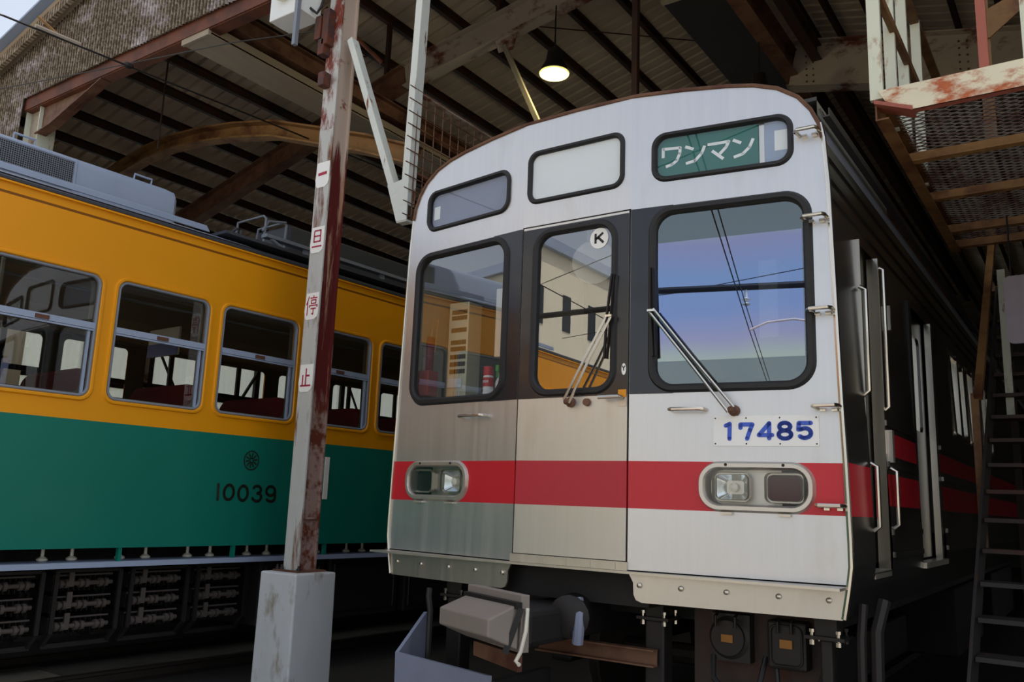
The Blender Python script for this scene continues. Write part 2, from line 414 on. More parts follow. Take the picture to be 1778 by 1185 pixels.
def thing(name, label, cat, loc=(0, 0, 0), rz=0, group=None):
    o = bpy.data.objects.new(name, None); COL.objects.link(o); o.location = loc; o.rotation_euler = (0, 0, rz)
    o.empty_display_size = .2
    return tag(o, label, cat, group)
def solo(mb, name, mat, label, cat, loc, group=None, bevel=0, smooth=False):
    """a thing that is one mesh; its geometry is given in world coordinates"""
    mb.v = [tuple(Vector(v)-Vector(loc)) for v in mb.v]
    o = mb.build(name, mat, None, bevel, smooth); o.location = loc
    return tag(o, label, cat, group)
def struct(mb, name, mat, bevel=0, smooth=False):
    return tag(mb.build(name, mat, None, bevel, smooth), kind='structure')
def copy_tree(o, parent=None):
    c = o.copy(); COL.objects.link(c)
    if parent is not None: c.parent = parent
    for ch in list(o.children): copy_tree(ch, c)
    return c
def arc(cx, cz, rx, rz, a0, a1, n=10):
    return [(cx+rx*math.cos(math.radians(a0+(a1-a0)*i/n)), cz+rz*math.sin(math.radians(a0+(a1-a0)*i/n))) for i in range(n+1)]

# ================================================================== SETTING
G = .35                                   # plane of the shed front
def left_roof(x): return 8.46+.26*(x+.55)
def right_roof(x): return 8.46-.26*(x+.55)
RX0, RXR, RX1, RY0, RY1 = -13.0, -.55, 7.6, .12, 30.0
yard = MB().box(-60, 40, -70, 60, -.2, -.02); struct(yard, 'floor_yard', 'yard_concrete')
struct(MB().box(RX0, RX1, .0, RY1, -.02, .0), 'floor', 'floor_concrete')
def corr_roof(xa, za, xb, zb):
    mb = MB(); p = .20; h = .06; ys = []; y = RY0
    while y < RY1:
        ys += [(y, 0), (y+p*.70, 0), (y+p*.74, h), (y+p*.96, h)]; y += p
    v = []
    for y, d in ys: v += [(xa, y, za+d), (xb, y, zb+d)]
    mb.add(v, [(2*i, 2*i+1, 2*i+3, 2*i+2) for i in range(len(ys)-1)]); return mb
struct(corr_roof(RX0, left_roof(RX0)+.02, RXR, left_roof(RXR)+.02), 'ceiling_left', 'roof_sheet')
struct(corr_roof(RXR, right_roof(RXR)+.02, RX1, right_roof(RX1)+.02), 'ceiling_right', 'roof_sheet')
# gable sheet, vertical corrugation
mb = MB(); v = []; x = RX0+.02; k = 0
while x < RX1:
    top = (left_roof(x) if x < RXR else right_roof(x))-.03
    bot = 5.93 if -7.69 < x < 3.2 else (2.5 if x < 0 else .02)  # unseen right part runs to the ground to keep the interior dark
    d = .011*math.sin(2*math.pi*k/6); v += [(x, G-.05+d, bot), (x, G-.05+d, top)]; x += .054/6; k += 1
mb.add(v, [(2*i, 2*i+1, 2*i+3, 2*i+2) for i in range(len(v)//2-1)])
struct(mb, 'wall_front', 'moss_sheet', smooth=True)
mb = MB(); mb.bar((RX0-.05, RY0+.02, left_roof(RX0)+.06), (RXR, RY0+.02, left_roof(RXR)+.06), .22, .025)
mb.bar((RXR, RY0+.02, right_roof(RXR)+.06), (RX1, RY0+.02, right_roof(RX1)+.06), .22, .025)
struct(mb, 'trim_1', 'blue_grey')
mb = MB(); mb.bar((RX0-.05, RY0+.06, left_roof(RX0)-.045), (RXR, RY0+.06, left_roof(RXR)-.045), .05, .13)
mb.bar((RXR, RY0+.06, right_roof(RXR)-.045), (RX1, RY0+.06, right_roof(RX1)-.045), .05, .13); struct(mb, 'trim_2', 'moss_sheet')
wl_ = MB().box(RX0-.04, RX0, G, RY1, 4.25, left_roof(RX0)+.03).box(RX0-.04, RX0, G, RY1, 3.38, 3.54).box(RX0-.04, RX0, G, RY1, 0, .8)
for i in range(23): wl_.box(RX0-.05, RX0+.06, G+i*1.3, G+.12+i*1.3, .8, 4.25)
struct(wl_, 'wall_left', 'dark_under')
def corr_wall(x, z0, z1):
    m_ = MB(); v_ = []; y_ = G; k_ = 0
    while y_ < RY1: v_ += [(x+.012*(k_ % 2), y_, z0), (x+.012*(k_ % 2), y_, z1)]; y_ += .06; k_ += 1
    return m_.add(v_, [(2*i, 2*i+1, 2*i+3, 2*i+2) for i in range(len(v_)//2-1)])
struct(corr_wall(RX0-.02, .8, 3.38), 'window_2', 'light_sheet'); struct(corr_wall(RX0-.02, 3.54, 4.25), 'window_3', 'light_sheet')
struct(MB().box(RX0, RX1, RY1, RY1+.05, 0, 8.6), 'wall_back', 'sheet_dark')
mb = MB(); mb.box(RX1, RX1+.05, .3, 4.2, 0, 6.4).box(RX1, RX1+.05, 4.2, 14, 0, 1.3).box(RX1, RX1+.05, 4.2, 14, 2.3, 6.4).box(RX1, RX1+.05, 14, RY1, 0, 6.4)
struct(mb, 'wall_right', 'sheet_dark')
w = MB()
for i in range(23): w.box(RX1-.03, RX1+.03, 4.2+i*.43, 4.37+i*.43, 1.3, 2.3)
struct(w, 'window_1', 'rust_cream_post')
# rails let into the floor
def rail(x, ang, lab):
    mb = MB(); dx = math.sin(ang)
    sec = [(-.06, -.02), (.06, -.02), (.055, 0), (.012, .02), (.012, .07), (.034, .08), (.034, .10), (-.034, .10), (-.034, .08), (-.012, .07), (-.012, .02), (-.055, 0)]
    mb.section((x-dx*25, -25, 0), (x+dx*28, 28, 0), sec)
    solo(mb, 'rail', 'rail_steel', lab, 'rail', (x, 0, 0))
PSI = math.radians(2.4873); YD = -3.3
rail(-.55, 0, 'left rail of the track under the silver train'); rail(.55, 0, 'right rail of the track under the silver train')
rail(YD-1.4-.55, PSI, 'far rail of the track under the yellow and green train'); rail(YD-1.4+.55, PSI, 'near rail of the track under the yellow and green train')

# ================================================================== SILVER TRAIN
XD, WM = .356, .1411/(1.4-.356)
RO = [(1.37, 1.04), (1.392, 1.16), (1.408, 1.27), (1.408, 1.38), (1.400, 1.74), (1.391, 2.02), (1.378, 2.58), (1.366, 3.11), (1.35, 3.36), (1.335, 3.44), (1.30, 3.52), (1.24, 3.60), (1.14, 3.668), (1.02, 3.708), (.88, 3.732), (.64, 3.757), (.39, 3.772)]
def yf(x): return max(0, abs(x)-XD)*WM
def FM(u, v, d): return (u, yf(u)-d, v)
def FMk(k): return lambda u, v, d: (k*u, yf(u)-d, v)
def px(z):
    for (a, b), (c, e) in zip(RO, RO[1:]):
        if b <= z <= e: return a+(c-a)*(z-b)/(e-b)
    return RO[0][0] if z < RO[0][1] else .39
ST = thing('silver_train', 'silver commuter train car with a red stripe and number 17485', 'train', (0, 0, 0))
side_out = [(XD, 1.19), (1.396, 1.19)]+[p for p in RO if p[1] > 1.2]+[(XD, 3.773)]
WIN = (.455, 1.290, 2.088, 3.103); DST = (.468, 1.212, 3.240, 3.527); HL = (.718, 1.270, 1.496, 1.741)
def inset(r, d): return (r[0]+d, r[1]-d, r[2]+d, r[3]-d)
body = MB()
for k in (1, -1):
    body.sheet(side_out, [rr(*inset(WIN, .03), .11), rr(*inset(DST, .02), .06), rr(*inset(HL, .035), .075)], FMk(k), .03)
body.sheet([(-XD, 3.112), (XD, 3.112), (XD, 3.773), (0, 3.779), (-XD, 3.773)], [rr(-.306, .298, 3.262, 3.568, .06)], FM, .03)
body_o = body.build('front_body', 'steel_front', ST)
# roof
top = [(x, z) for x, z in RO if z >= 3.36]; sec = top+[(0, 3.779)]+[(-x, z) for x, z in top[::-1]]
rf = MB(); n = len(sec)
rf.add([(x, yf(x), z) for x, z in sec]+[(x, 20, z) for x, z in sec], [(i, i+1, n+i+1, n+i) for i in range(n-1)])
rf.build('roof', 'roof_grey', ST, smooth=True)
edge = [(x*.998, yf(x)-.002, z) for x, z in [p for p in RO if p[1] >= 3.30]]+[(0, -.002, 3.780)]
edge += [(-a, b, c) for a, b, c in edge[-2::-1]]
MB().tube(edge, .011, 6).build('roof_edge_trim', 'rust_brown', ST, smooth=True)
# left side (unseen from here) and right side
def side(k, y0, y1, holes, mat, name='side_panel'):
    zs = sorted({1.04, 1.16, 1.27, 1.38, 1.74, 2.02, 2.58, 3.11, 3.36}|{z for h in holes for z in h[2:]})
    ys = sorted({y0, y1}|{y for h in holes for y in h[:2]})
    mb = MB()
    for a, b in zip(ys, ys[1:]):
        for c, d in zip(zs, zs[1:]):
            my, mz = (a+b)/2, (c+d)/2
            if any(h[0] < my < h[1] and h[2] < mz < h[3] for h in holes): continue
            mb.add([(k*px(c), a, c), (k*px(c), b, c), (k*px(d), b, d), (k*px(d), a, d)], [(0, 1, 2, 3)])
    return mb
side(-1, .141, 20, [], '').build('side_panel', 'steel_side', ST)
CD = (.66, 1.08, 1.22, 2.97); PD = (2.02, 2.96, 1.22, 2.93)
wins = [(3.86+i*1.05, 4.78+i*1.05, 2.17, 2.92) for i in range(3)]
side(1, .141, .66, [], '').build('side_panel', 'steel_side_fore', ST)
sp = side(1, .66, 20, [CD, PD]+wins, '')
for z in (1.30, 1.42, 1.79, 2.02):
    for a, b in ((1.10, 1.98), (3.0, 3.8), (3.8, 20)): sp.bar((px(z)+.004, a, z), (px(z)+.004, b, z), .016, .03)
for z in (3.06, 3.16, 3.28): sp.bar((px(z)+.004, .16, z), (px(z)+.004, 20, z), .016, .022)
sp.build('side_panel', 'steel_side', ST)
gt = MB(); gx, gz = 1.345, 3.50
gt.section((gx, .16, gz), (gx, 20, gz), [(-.02, .03), (.0, -.02), (.036, -.02), (.036, .025), (.030, .025), (.030, -.012), (.006, -.012), (-.008, .03)])
gt.build('rain_gutter', 'gutter_dark', ST)
for k in (1, -1):
    cb = [(k*(x+.002), .138, z) for x, z in RO if z < 3.48]
    MB().tube(cb, .014 if k > 0 else .009, 8).build('corner_bead', 'chrome', ST, smooth=True)
# cab side door
d = MB().box(1.26, 1.29, CD[0], CD[1], 1.22, 2.97); d.build('side_door', 'dark_under', ST)
MB().box(1.335, px(2)+.005, 1.075, 1.115, 1.22, 2.97).build('door_jamb', 'chrome', ST)
MB().box(1.30, px(2), .655, .672, 1.22, 2.97).build('door_jamb', 'chrome', ST)
MB().box(1.28, 1.40, .68, 1.08, 1.19, 1.225).build('door_step', 'steel_plain', ST)
for y, z0, z1 in ((.635, 2.12, 2.70), (1.125, 2.09, 2.93), (.635, 1.43, 1.77), (1.125, 1.44, 1.77)):
    x = px((z0+z1)/2)+.035
    MB().tube([(x-.03, y, z0), (x, y, z0+.02), (x, y, z1-.02), (x-.03, y, z1)], .012, 8).build('grab_rail', 'chrome', ST, smooth=True)
MB().box(px(2.5), px(2.5)+.02, 1.36, 1.40, 2.60, 2.75).build('side_lamp', 'chrome', ST)
MB().box(px(1.9), px(1.9)+.03, 1.12, 1.17, 1.80, 1.98).build('lock_plate', 'steel_plain', ST)
# passenger door, slid in its pocket
pdm = MB().sheet([(2.10, 1.24), (2.84, 1.24), (2.84, 2.92), (2.10, 2.92)], [rr(2.25, 2.72, 2.1, 2.78, .06)], lambda u, v, dd: (1.335+dd, u, v), .03)
pd = pdm.build('passenger_door', 'steel_side_plain', ST)
MB().fill(rr(2.25, 2.72, 2.1, 2.78, .06), lambda u, v, dd: (1.325, u, v)).build('door_window', 'coach_glass', pd)
MB().box(1.352, px(2)+.004, 2.86, 2.965, 1.22, 2.93).build('door_pillar', 'chrome', ST)
MB().box(1.30, px(2), 2.02, 2.10, 1.22, 2.93).build('door_pillar', 'dark_under', ST)
MB().box(1.28, 1.42, 2.05, 2.95, 1.19, 1.225).build('door_step', 'steel_plain', ST)
for a, b, c, e in wins:
    f = MB().ring(rr(a, b, c, e, .05), rr(a+.05, b-.05, c+.05, e-.05, .04), lambda u, v, dd: (px(v)+dd, u, v), .012).build('side_window', 'chrome', ST, smooth=True)
    MB().fill(rr(a, b, c, e, .05), lambda u, v, dd: (px(v)-.012, u, v)).build('window_glass', 'coach_glass', f)
    MB().bar((1.37, (a+b)/2, c), (1.36, (a+b)/2, e), .03, .04, (1, 0, 0)).build('window_bar', 'chrome', f)
# front windows: gasket, glass
for k, gm in ((1, 'film_glass'), (-1, 'cab_glass')):
    g = MB().ring(rr(*WIN, .135, 8), rr(*inset(WIN, .045), .095, 8), FMk(k), .02, -.025).build('windscreen_gasket', 'rubber', ST, smooth=True)
    MB().fill(rr(*inset(WIN, .04), .10, 8), FMk(k), -.012).build('windscreen', gm, g)
    bp = MB(); q = inset(WIN, .012); xe = q[0]+.124
    bp.sheet([(XD+.002, 2.086), (xe, 2.086)]+[(a, b) for a, b in arc(q[0]+.124, q[2]+.124, .124, .124, 270, 180, 8)]+[(a, b) for a, b in arc(q[0]+.124, q[3]-.124, .124, .124, 180, 90, 8)]+[(xe, 3.105), (XD+.002, 3.105)], [], FMk(k))
    bp.v = [(x, y-.003, z) for x, y, z in bp.v]
    bp.build('black_panel', 'black_paint', ST)
# destination windows
def dest(r, fn, rad, build_sign):
    g = MB().ring(rr(*r, rad, 8), rr(*inset(r, .03), rad-.025, 8), fn, .016, -.02).build('sign_window', 'rubber', ST, smooth=True)
    MB().fill(rr(*inset(r, .028), rad-.022, 8), fn, -.006).build('sign_glass', 'sign_glass', g)
    build_sign(g, fn)
def fill4(a, b, c, e, fn, d_): return MB().fill([(a, c), (b, c), (b, e), (a, e)], fn, d_)
def sign_r(g, fn):
    fill4(.475, 1.032, 3.245, 3.522, fn, -.020).build('destination_roll', 'green_roll', g)
    fill4(1.036, 1.062, 3.245, 3.522, fn, -.019).build('roll_frame', 'chrome', g)
    fill4(1.062, 1.205, 3.245, 3.522, fn, -.021).build('sign_backing', 'blue_grey', g)
    fill4(1.112, 1.18, 3.335, 3.445, fn, -.020).build('white_card', 'white_paint', g)
    WAN = [[(0.526, 3.387), (0.526, 3.438), (0.62, 3.432), (0.618, 3.4), (0.602, 3.362), (0.576, 3.342), (0.541, 3.334)], [(0.648, 3.433), (0.693, 3.412)], [(0.753, 3.422), (0.736, 3.381), (0.701, 3.345), (0.651, 3.336)], [(0.768, 3.424), (0.88, 3.425), (0.866, 3.396), (0.832, 3.362)], [(0.792, 3.386), (0.851, 3.332)], [(0.902, 3.429), (0.944, 3.406)], [(1.006, 3.421), (0.987, 3.376), (0.951, 3.343), (0.905, 3.332)]]
    MB().stroke(WAN, .0165, fn, -.0185, False).build('destination_lettering', 'white_paint', g)
def sign_l(g, fn):
    fill4(.475, 1.205, 3.245, 3.522, fn, -.021).build('sign_backing', 'grey_bluish', g)
    fill4(1.11, 1.165, 3.33, 3.42, fn, -.020).build('white_card', 'white_paint', g)
def sign_c(g, fn): fill4(-.33, .32, 3.25, 3.58, fn, -.010).build('blank_sign', 'white_paint', g)
dest(DST, FMk(1), .085, sign_r); dest(DST, FMk(-1), .085, sign_l); dest((-.335, .315, 3.246, 3.585), FM, .075, sign_c)
# front door
MB().sheet([(-XD-.004, 1.2), (XD+.004, 1.2), (XD+.004, 3.13), (-XD-.004, 3.13)], [rr(-.275, .275, 2.10, 3.076, .10)], lambda u, v, d: (u, .034-d, v), .025).build('door_recess', 'rubber', ST)
DW = (-.283, .283, 2.092, 3.084)
dr = MB().sheet([(-.349, 1.232), (.345, 1.232), (.345, 3.104), (-.349, 3.104)], [rr(*inset(DW, .03), .10)], FM, .03)
DOOR = dr.build('front_door', 'steel_door', ST)
up = MB().sheet([(-.348, 2.086), (.344, 2.086), (.344, 3.090), (-.348, 3.090)], [rr(*inset(DW, .01), .12)], lambda u, v, d: (u, -.003-d, v))
up.build('black_panel', 'black_paint', DOOR)
g = MB().ring(rr(*DW, .13, 8), rr(*inset(DW, .042), .09, 8), FM, .018, -.02).build('door_window', 'rubber', DOOR, smooth=True)
MB().fill(rr(*inset(DW, .038), .095, 8), FM, -.012).build('door_glass', 'door_glass', g)
disc = [(.155+.058*math.cos(2*math.pi*i/32), 2.976+.060*math.sin(2*math.pi*i/32)) for i in range(32)]
st = MB().fill(disc, FM, -.009).build('round_sticker', 'white_plate', DOOR)
MB().stroke([[(.132, 3.005), (.132, 2.947)], [(.180, 3.005), (.134, 2.972)], [(.147, 2.982), (.183, 2.947)]], .014, FM, -.0075, False).build('sticker_letter', 'dark_text', st)
hd = MB().tube([(.318, -.012, 2.072), (.318, -.05, 2.072), (.20, -.055, 2.070)], .011, 10).build('door_handle', 'chrome', DOOR, smooth=True)
fill4(.292, .342, 2.024, 2.112, FM, .004).build('handle_plate', 'steel_plain', DOOR)
fill4(.293, .341, 2.072, 2.113, FM, .006).build('orange_tag', 'orange_tag', DOOR)
ov = MB().fill([(.325+.014*math.cos(2*math.pi*i/20), 2.222+.032*math.sin(2*math.pi*i/20)) for i in range(20)], FM, .0055).build('oval_badge', 'white_plate', DOOR)
MB().stroke([[(.318, 2.238), (.325, 2.226), (.332, 2.238)], [(.325, 2.226), (.325, 2.215)]], .005, FM, .007).build('badge_mark', 'dark_text', ov)
sl = MB().box(-.36, .36, -.014, .03, 1.185, 1.228)
for i in range(5): sl.box(-.30+i*.145, -.285+i*.145, -.02, -.012, 1.187, 1.224)
sl.build('door_sill', 'steel_plain', ST)
# footboard, skirts
fb = MB(); pl = [(-1.425, -.005), (-1.40, yf(1.4)), (-XD, 0.005), (XD, .005), (1.395, yf(1.39)), (1.395, -.015), (.36, -.035), (-.36, -.03)]
fb.add([(x, y, 1.172) for x, y in pl]+[(x, y, 1.184) for x, y in pl], [tuple(range(7, -1, -1)), tuple(range(8, 16))]+[(i, (i+1) % 8, 8+(i+1) % 8, 8+i) for i in range(8)])
fb.build('footboard', 'steel_plain', ST)
for k in (1, -1):
    o = [(1.395, 1.175), (1.392, 1.16), (1.365, 1.034), (.43, 1.034), (.40, 1.045), (.388, 1.07), (.385, 1.13), (.36, 1.175)]
    s = MB().sheet(o, [], FMk(k), .012); s.v = [(x, y+.004, z) for x, y, z in s.v]
    so = s.build('skirt_panel', 'steel_plain' if k > 0 else 'steel_plain', ST)
    for x in (.42, .63, .85, 1.09, 1.31):
        MB().lathe((k*x, yf(x)+.003, 1.118), [(.014, 0), (.013, .008), (.006, .012)], (0, -1, 0), 10).build('bolt', 'chrome', so, smooth=True)
# headlight units
for k in (1, -1):
    fn = FMk(k)
    bz = MB().ring(rr(*HL, .105, 8), rr(*inset(HL, .038), .068, 8), fn, .022, -.075).build('headlight_bezel', 'steel_plain', ST, smooth=True)
    GL = inset(HL, .036)
    MB().fill(rr(*GL, .07, 8), fn, .004).build('lens_glass', 'lamp_glass', bz)
    MB().fill(rr(*GL, .07, 8), fn, -.07).build('lamp_housing', 'steel_plain', bz)
    for nm, a, b, m1 in (('head_lamp', .785, .965, 'reflector'), ('tail_lamp', 1.035, 1.215, 'lens_dark')):
        lr = (a, b, 1.545, 1.690)
        lo = MB().ring(rr(*lr, .03, 6), rr(*inset(lr, .012), .024, 6), fn, -.03, -.07).build(nm, 'steel_plain', bz, smooth=True)
        if nm == 'head_lamp':
            cx, cz = (a+b)/2, 1.617; R = MB(); rings = []
            for t in range(6):
                q = 1-t*.19; rings.append([fn(cx+(u-cx)*q, cz+(v-cz)*q, -.035-.05*(1-q*q)) for u, v in rr(*inset(lr, .012), .024, 6)])
            R.loops(rings, True).build('reflector', 'reflector', lo, smooth=True)
            MB().lathe((k*(cx), yf(cx)+.07, cz), [(.022, 0), (.022, .03), (.008, .038)], (0, -1, 0), 12).build('bulb', 'porcelain', lo, smooth=True)
        else:
            MB().fill(rr(*inset(lr, .012), .024, 6), fn, -.036).build('tail_lens', 'lens_red' if k > 0 else 'lens_dark', lo)
    for x in (.86, 1.13):
        MB().lathe((k*x, yf(x)-.02, 1.724), [(.008, 0), (.007, .005)], (0, -1, 0), 10).build('bezel_screw', 'dark_metal', bz)
        MB().box(k*x-.03, k*x+.03, yf(x)-.025, yf(x)+.01, 1.484, 1.494).build('bezel_hinge', 'steel_plain', bz)
# number plate
PLT = (.797, 1.292, 1.816, 1.964); fn = FMk(1)
pm = MB().sheet(rr(*PLT, .004, 1), [], fn, .006); pm.v = [(x, y-.007, z) for x, y, z in pm.v]
po = pm.build('number_plate', 'white_plate', ST)
PL = [[(0.859, 1.916), (0.878, 1.925), (0.876, 1.851)], [(0.93, 1.905), (0.93, 1.921), (0.987, 1.921), (0.975, 1.893), (0.961, 1.852)], [(1.066, 1.926), (1.017, 1.869), (1.079, 1.869)], [(1.066, 1.926), (1.065, 1.854)], arc(1.138, 1.9095, .025, .0185, 0, 360, 20), arc(1.138, 1.8715, .029, .0195, 0, 360, 20), [(1.256, 1.926), (1.203, 1.926), (1.2, 1.895), (1.211, 1.896), (1.221, 1.9), (1.232, 1.901), (1.242, 1.899), (1.25, 1.893), (1.255, 1.885), (1.256, 1.876), (1.253, 1.867), (1.246, 1.86), (1.236, 1.856), (1.226, 1.855), (1.215, 1.857), (1.207, 1.863)]]
for g_ in ((0,), (1,), (2, 3), (4, 5), (6,)): MB().stroke([PL[i] for i in g_], .0205, fn, .0085).build('numeral', 'blue_text', po)
for x in (.807, .957, 1.115, 1.281):
    for z in (1.953, 1.827): MB().lathe((x, yf(x)-.007, z), [(.004, 0), (.003, .003)], (0, -1, 0), 8).build('plate_screw', 'dark_metal', po)
# handles and steps
for k, x0, x1, z in ((-1, .588, .793, 2.002), (1, .585, .76, 1.998)):
    MB().tube([fn2 for fn2 in (FMk(k)(x0, z, 0), FMk(k)(x0+.004, z, .045), FMk(k)(x0+.02, z, .055), FMk(k)(x1-.02, z, .055), FMk(k)(x1-.004, z, .045), FMk(k)(x1, z, 0))], .0095, 8).build('front_handle', 'chrome', ST, smooth=True)
for x0, x1, z in ((1.232, 1.335, 3.39), (1.253, 1.357, 2.935), (1.267, 1.372, 2.468), (1.278, 1.386, 2.002), (1.282, 1.396, 1.542)):
    t_ = MB(); y0 = yf(x0)
    t_.tube([(x0+.01, y0, z-.005), (x0, y0-.05, z), (x0+.012, y0-.068, z), (x1-.005, y0-.066, z), (x1+.004, y0-.05, z), (x1+.004, y0+.005, z)], .010, 8)
    t_.box(x0+.025, x0+.05, y0-.02, y0+.008, z-.022, z-.008).box(x1-.03, x1-.005, y0-.02, y0+.008, z-.022, z-.008)
    t_.build('climbing_step', 'chrome', ST, smooth=True)
# wipers
def wiper(piv, tip, b0, b1, off=.026):
    (ax, az), (tx, tz) = piv, tip
    def P(x, z, d): return (x, yf(x)-d, z)
    L = math.hypot(tx-ax, tz-az); ux, uz = (tx-ax)/L, (tz-az)/L; nx, nz = -uz, ux; s_ = .5*off*(1 if nx > 0 else -1)
    m = MB().tube([P(ax+nx*s_*1.4, az+nz*s_*1.4, .055), P(ax+ux*L*.5+nx*s_, az+uz*L*.5+nz*s_, .055), P(tx+nx*s_, tz+nz*s_, .045)], .0075, 6)
    m.tube([P(ax-nx*s_*1.4, az-nz*s_*1.4, .055), P(ax+ux*L*.5-nx*s_, az+uz*L*.5-nz*s_, .055), P(tx-nx*s_, tz-nz*s_, .045)], .0075, 6)
    m.bar(P(tx-.02, tz, .045), P(tx+.02, tz, .045), .02, .012)
    wo = m.build('wiper_arm', 'chrome', ST, smooth=True)
    MB().lathe(P(ax, az, -.005), [(.028, 0), (.028, .02), (.018, .03), (.018, .062), (.010, .07)], (0, -1, 0), 14).build('wiper_pivot', 'rust_brown', wo, smooth=True)
    bm_ = MB(); mid = ((b0[0]+b1[0])/2-.004, (b0[1]+b1[1])/2)
    bm_.bar(P(*b0, .034), P(*mid, .042), .009, .016, (0, 1, 0)).bar(P(*mid, .042), P(*b1, .034), .009, .016, (0, 1, 0)); bm_.bar(P(b0[0]+.01, b0[1], .022), P(b1[0]+.01, b1[1], .022), .007, .02, (0, 1, 0))
    bm_.build('wiper_blade', 'dark_metal', wo)
wiper((.900, 1.990), (.492, 2.52), (.481, 2.756), (.498, 2.28))
wiper((.004, 2.055), (.252, 2.51), (.262, 2.745), (.222, 2.28))
MB().lathe((.105, -.0, 2.052), [(.022, 0), (.02, .02)], (0, -1, 0), 12).build('wiper_stop', 'rust_brown', ST, smooth=True)
# cab interior
ci = MB()
ci.add([(-1.31, .20, 1.25), (1.31, .20, 1.25), (1.31, 1.9, 1.25), (-1.31, 1.9, 1.25), (-1.31, .20, 3.62), (1.31, .20, 3.62), (1.31, 1.9, 3.62), (-1.31, 1.9, 3.62)], [(0, 1, 2, 3), (1, 5, 6, 2), (2, 6, 7, 3), (3, 7, 4, 0)])
MB().box(-1.31, 1.31, .2, 1.9, 3.60, 3.62).build('cab_ceiling', 'board_grey', ST)  # dark grey in place of white, painting in the unlit look
ci.build('cab_interior', 'cab_beige', ST)
MB().box(-1.0, 1.29, 1.86, 1.895, 2.30, 3.6).build('cab_rear_dark', 'window_dark', ST)  # dark sheet added so the cab stays dark behind the glass
MB().box(-1.30, -.40, .17, .50, 1.3, 2.14).build('cab_desk', 'dark_metal', ST); MB().box(.40, 1.30, .17, .62, 1.3, 2.10).build('cab_desk', 'dark_metal', ST)
cbm = MB().box(-1.255, -1.085, .45, .60, 2.14, 2.84); cab_o = cbm.build('switch_cabinet', 'cream', ST, bevel=.006)
lb = MB()
for r_, z in enumerate((2.77, 2.73, 2.645, 2.56, 2.515, 2.46, 2.41, 2.36)):
    for c in range(6): lb.box(-1.225+c*.022, -1.208+c*.022, .444, .451, z-.015, z+.015)
lb.build('switch_labels', 'label_dark', cab_o)
pp = MB().box(-1.235, -1.115, .440, .446, 2.25, 2.31); pp.build('paper_note', 'white_paint', cab_o)
MB().box(-.768, -.69, .32, .44, 2.41, 2.86).build('white_box', 'porcelain', ST, bevel=.006)
fan = MB().tube([(-.165, .45, 3.3), (-.16, .45, 3.15), (-.13, .44, 3.03)], .017, 8).lathe((-.115, .43, 2.985), [(.03, -.05), (.11, -.02), (.135, .0), (.14, .012), (.135, .02), (.03, .03)], (.62, -.6, -.5), 24)
fan.build('cab_fan', 'fan_white', ST, smooth=True)
MB().box(.655, .78, 1.2, 1.45, 2.58, 3.09).build('cab_cabinet', 'white_paint', ST, bevel=.01)
MB().tube([(.62, .5, 2.2), (.75, .5, 2.23), (.9, .5, 2.20)], .012, 8).lathe((.93, .45, 2.06), [(.03, 0), (.03, .05), (.012, .06), (.012, .1), (.025, .11)], (0, 0, 1), 12).build('control_levers', 'dark_metal', ST, smooth=True)
# running gear and underside
uf = MB().box(-.42, .42, .12, .34, 1.0, 1.175).box(-1.2, 1.2, .5, 18, .92, 1.18); uf.build('underframe', 'dark_under', ST)
for y0, y1 in ((4.4, 6.2), (7.2, 9.6)): MB().box(-1.2, 1.25, y0, y1, .35, .92).build('equipment_box', 'dark_under', ST, bevel=.02)
for a in (.78, -.95): MB().box(a, a+.17, 1.4, 3.9, .42, .72).build('bogie_frame', 'dark_under', ST, bevel=.03)
for y in (1.75, 3.5):
    wm = MB()
    for k in (1, -1): wm.lathe((k*.52, y, .53), [(.43, 0), (.43, .02), (.40, .03), (.39, .10), (.2, .11)], (k, 0, 0), 28)
    wm.tube([(-.6, y, .53), (.6, y, .53)], .07, 10); wm.build('wheelset', 'rail_steel', ST, smooth=True)
cpl = MB(); A = [(-.518, -.412), (-.078, -.587), (-.012, -.422), (-.453, -.247)]
cpl.hexa([(A[0][0], A[0][1], .874), (A[1][0], A[1][1], .872), (A[2][0], A[2][1], .803), (A[3][0], A[3][1], .80), (A[0][0], A[0][1], .957), (A[1][0], A[1][1], .953), (A[2][0], A[2][1], 1.02), (A[3][0], A[3][1], 1.02)])
cpo = cpl.build('coupler_cover', 'grey_cover', ST, bevel=.008)
bk = MB().hexa([(-.475, -.232, .80), (.0, -.419, .79), (.02, -.374, .79), (-.455, -.187, .80), (-.475, -.232, 1.065), (-.003, -.419, 1.06), (.017, -.374, 1.06), (-.455, -.187, 1.065)])
bk.build('coupler_flange', 'grey_cover', cpo, bevel=.004)
MB().bar((-.47, -.25, 1.015), (0, -.44, 1.012), .035, .03).bar((.005, -.43, 1.0), (-.055, -.47, .79), .03, .03).build('rubber_strap', 'rubber', cpo)
MB().hexa([(-.40, -.26, .715), (-.02, -.41, .70), (-.01, -.385, .70), (-.39, -.235, .715), (-.40, -.26, .785), (-.02, -.41, .78), (-.01, -.385, .78), (-.39, -.235, .785)]).build('lower_bracket', 'rust_brown', cpo)
MB().tube([(.022, -.40, 1.0), (.03, -.42, .9), (.01, -.43, .80), (-.01, -.44, .755), (.02, -.455, .745)], .010, 8).build('hook_rod', 'porcelain', cpo, smooth=True)
MB().box(-.30, .0, -.35, .9, .80, .98).build('coupler_shank', 'dark_under', ST, bevel=.03)
MB().lathe((-.02, .15, .93), [(.11, 0), (.11, .18), (.07, .2)], (.3, -1, 0), 16).build('coupler_head', 'dark_metal', ST, smooth=True)
MB().tube([(.06, .02, 1.02), (.085, .0, .95), (.085, -.01, .86), (.075, .0, .80)], .03, 10).build('air_hose', 'grey_bluish', ST, smooth=True)
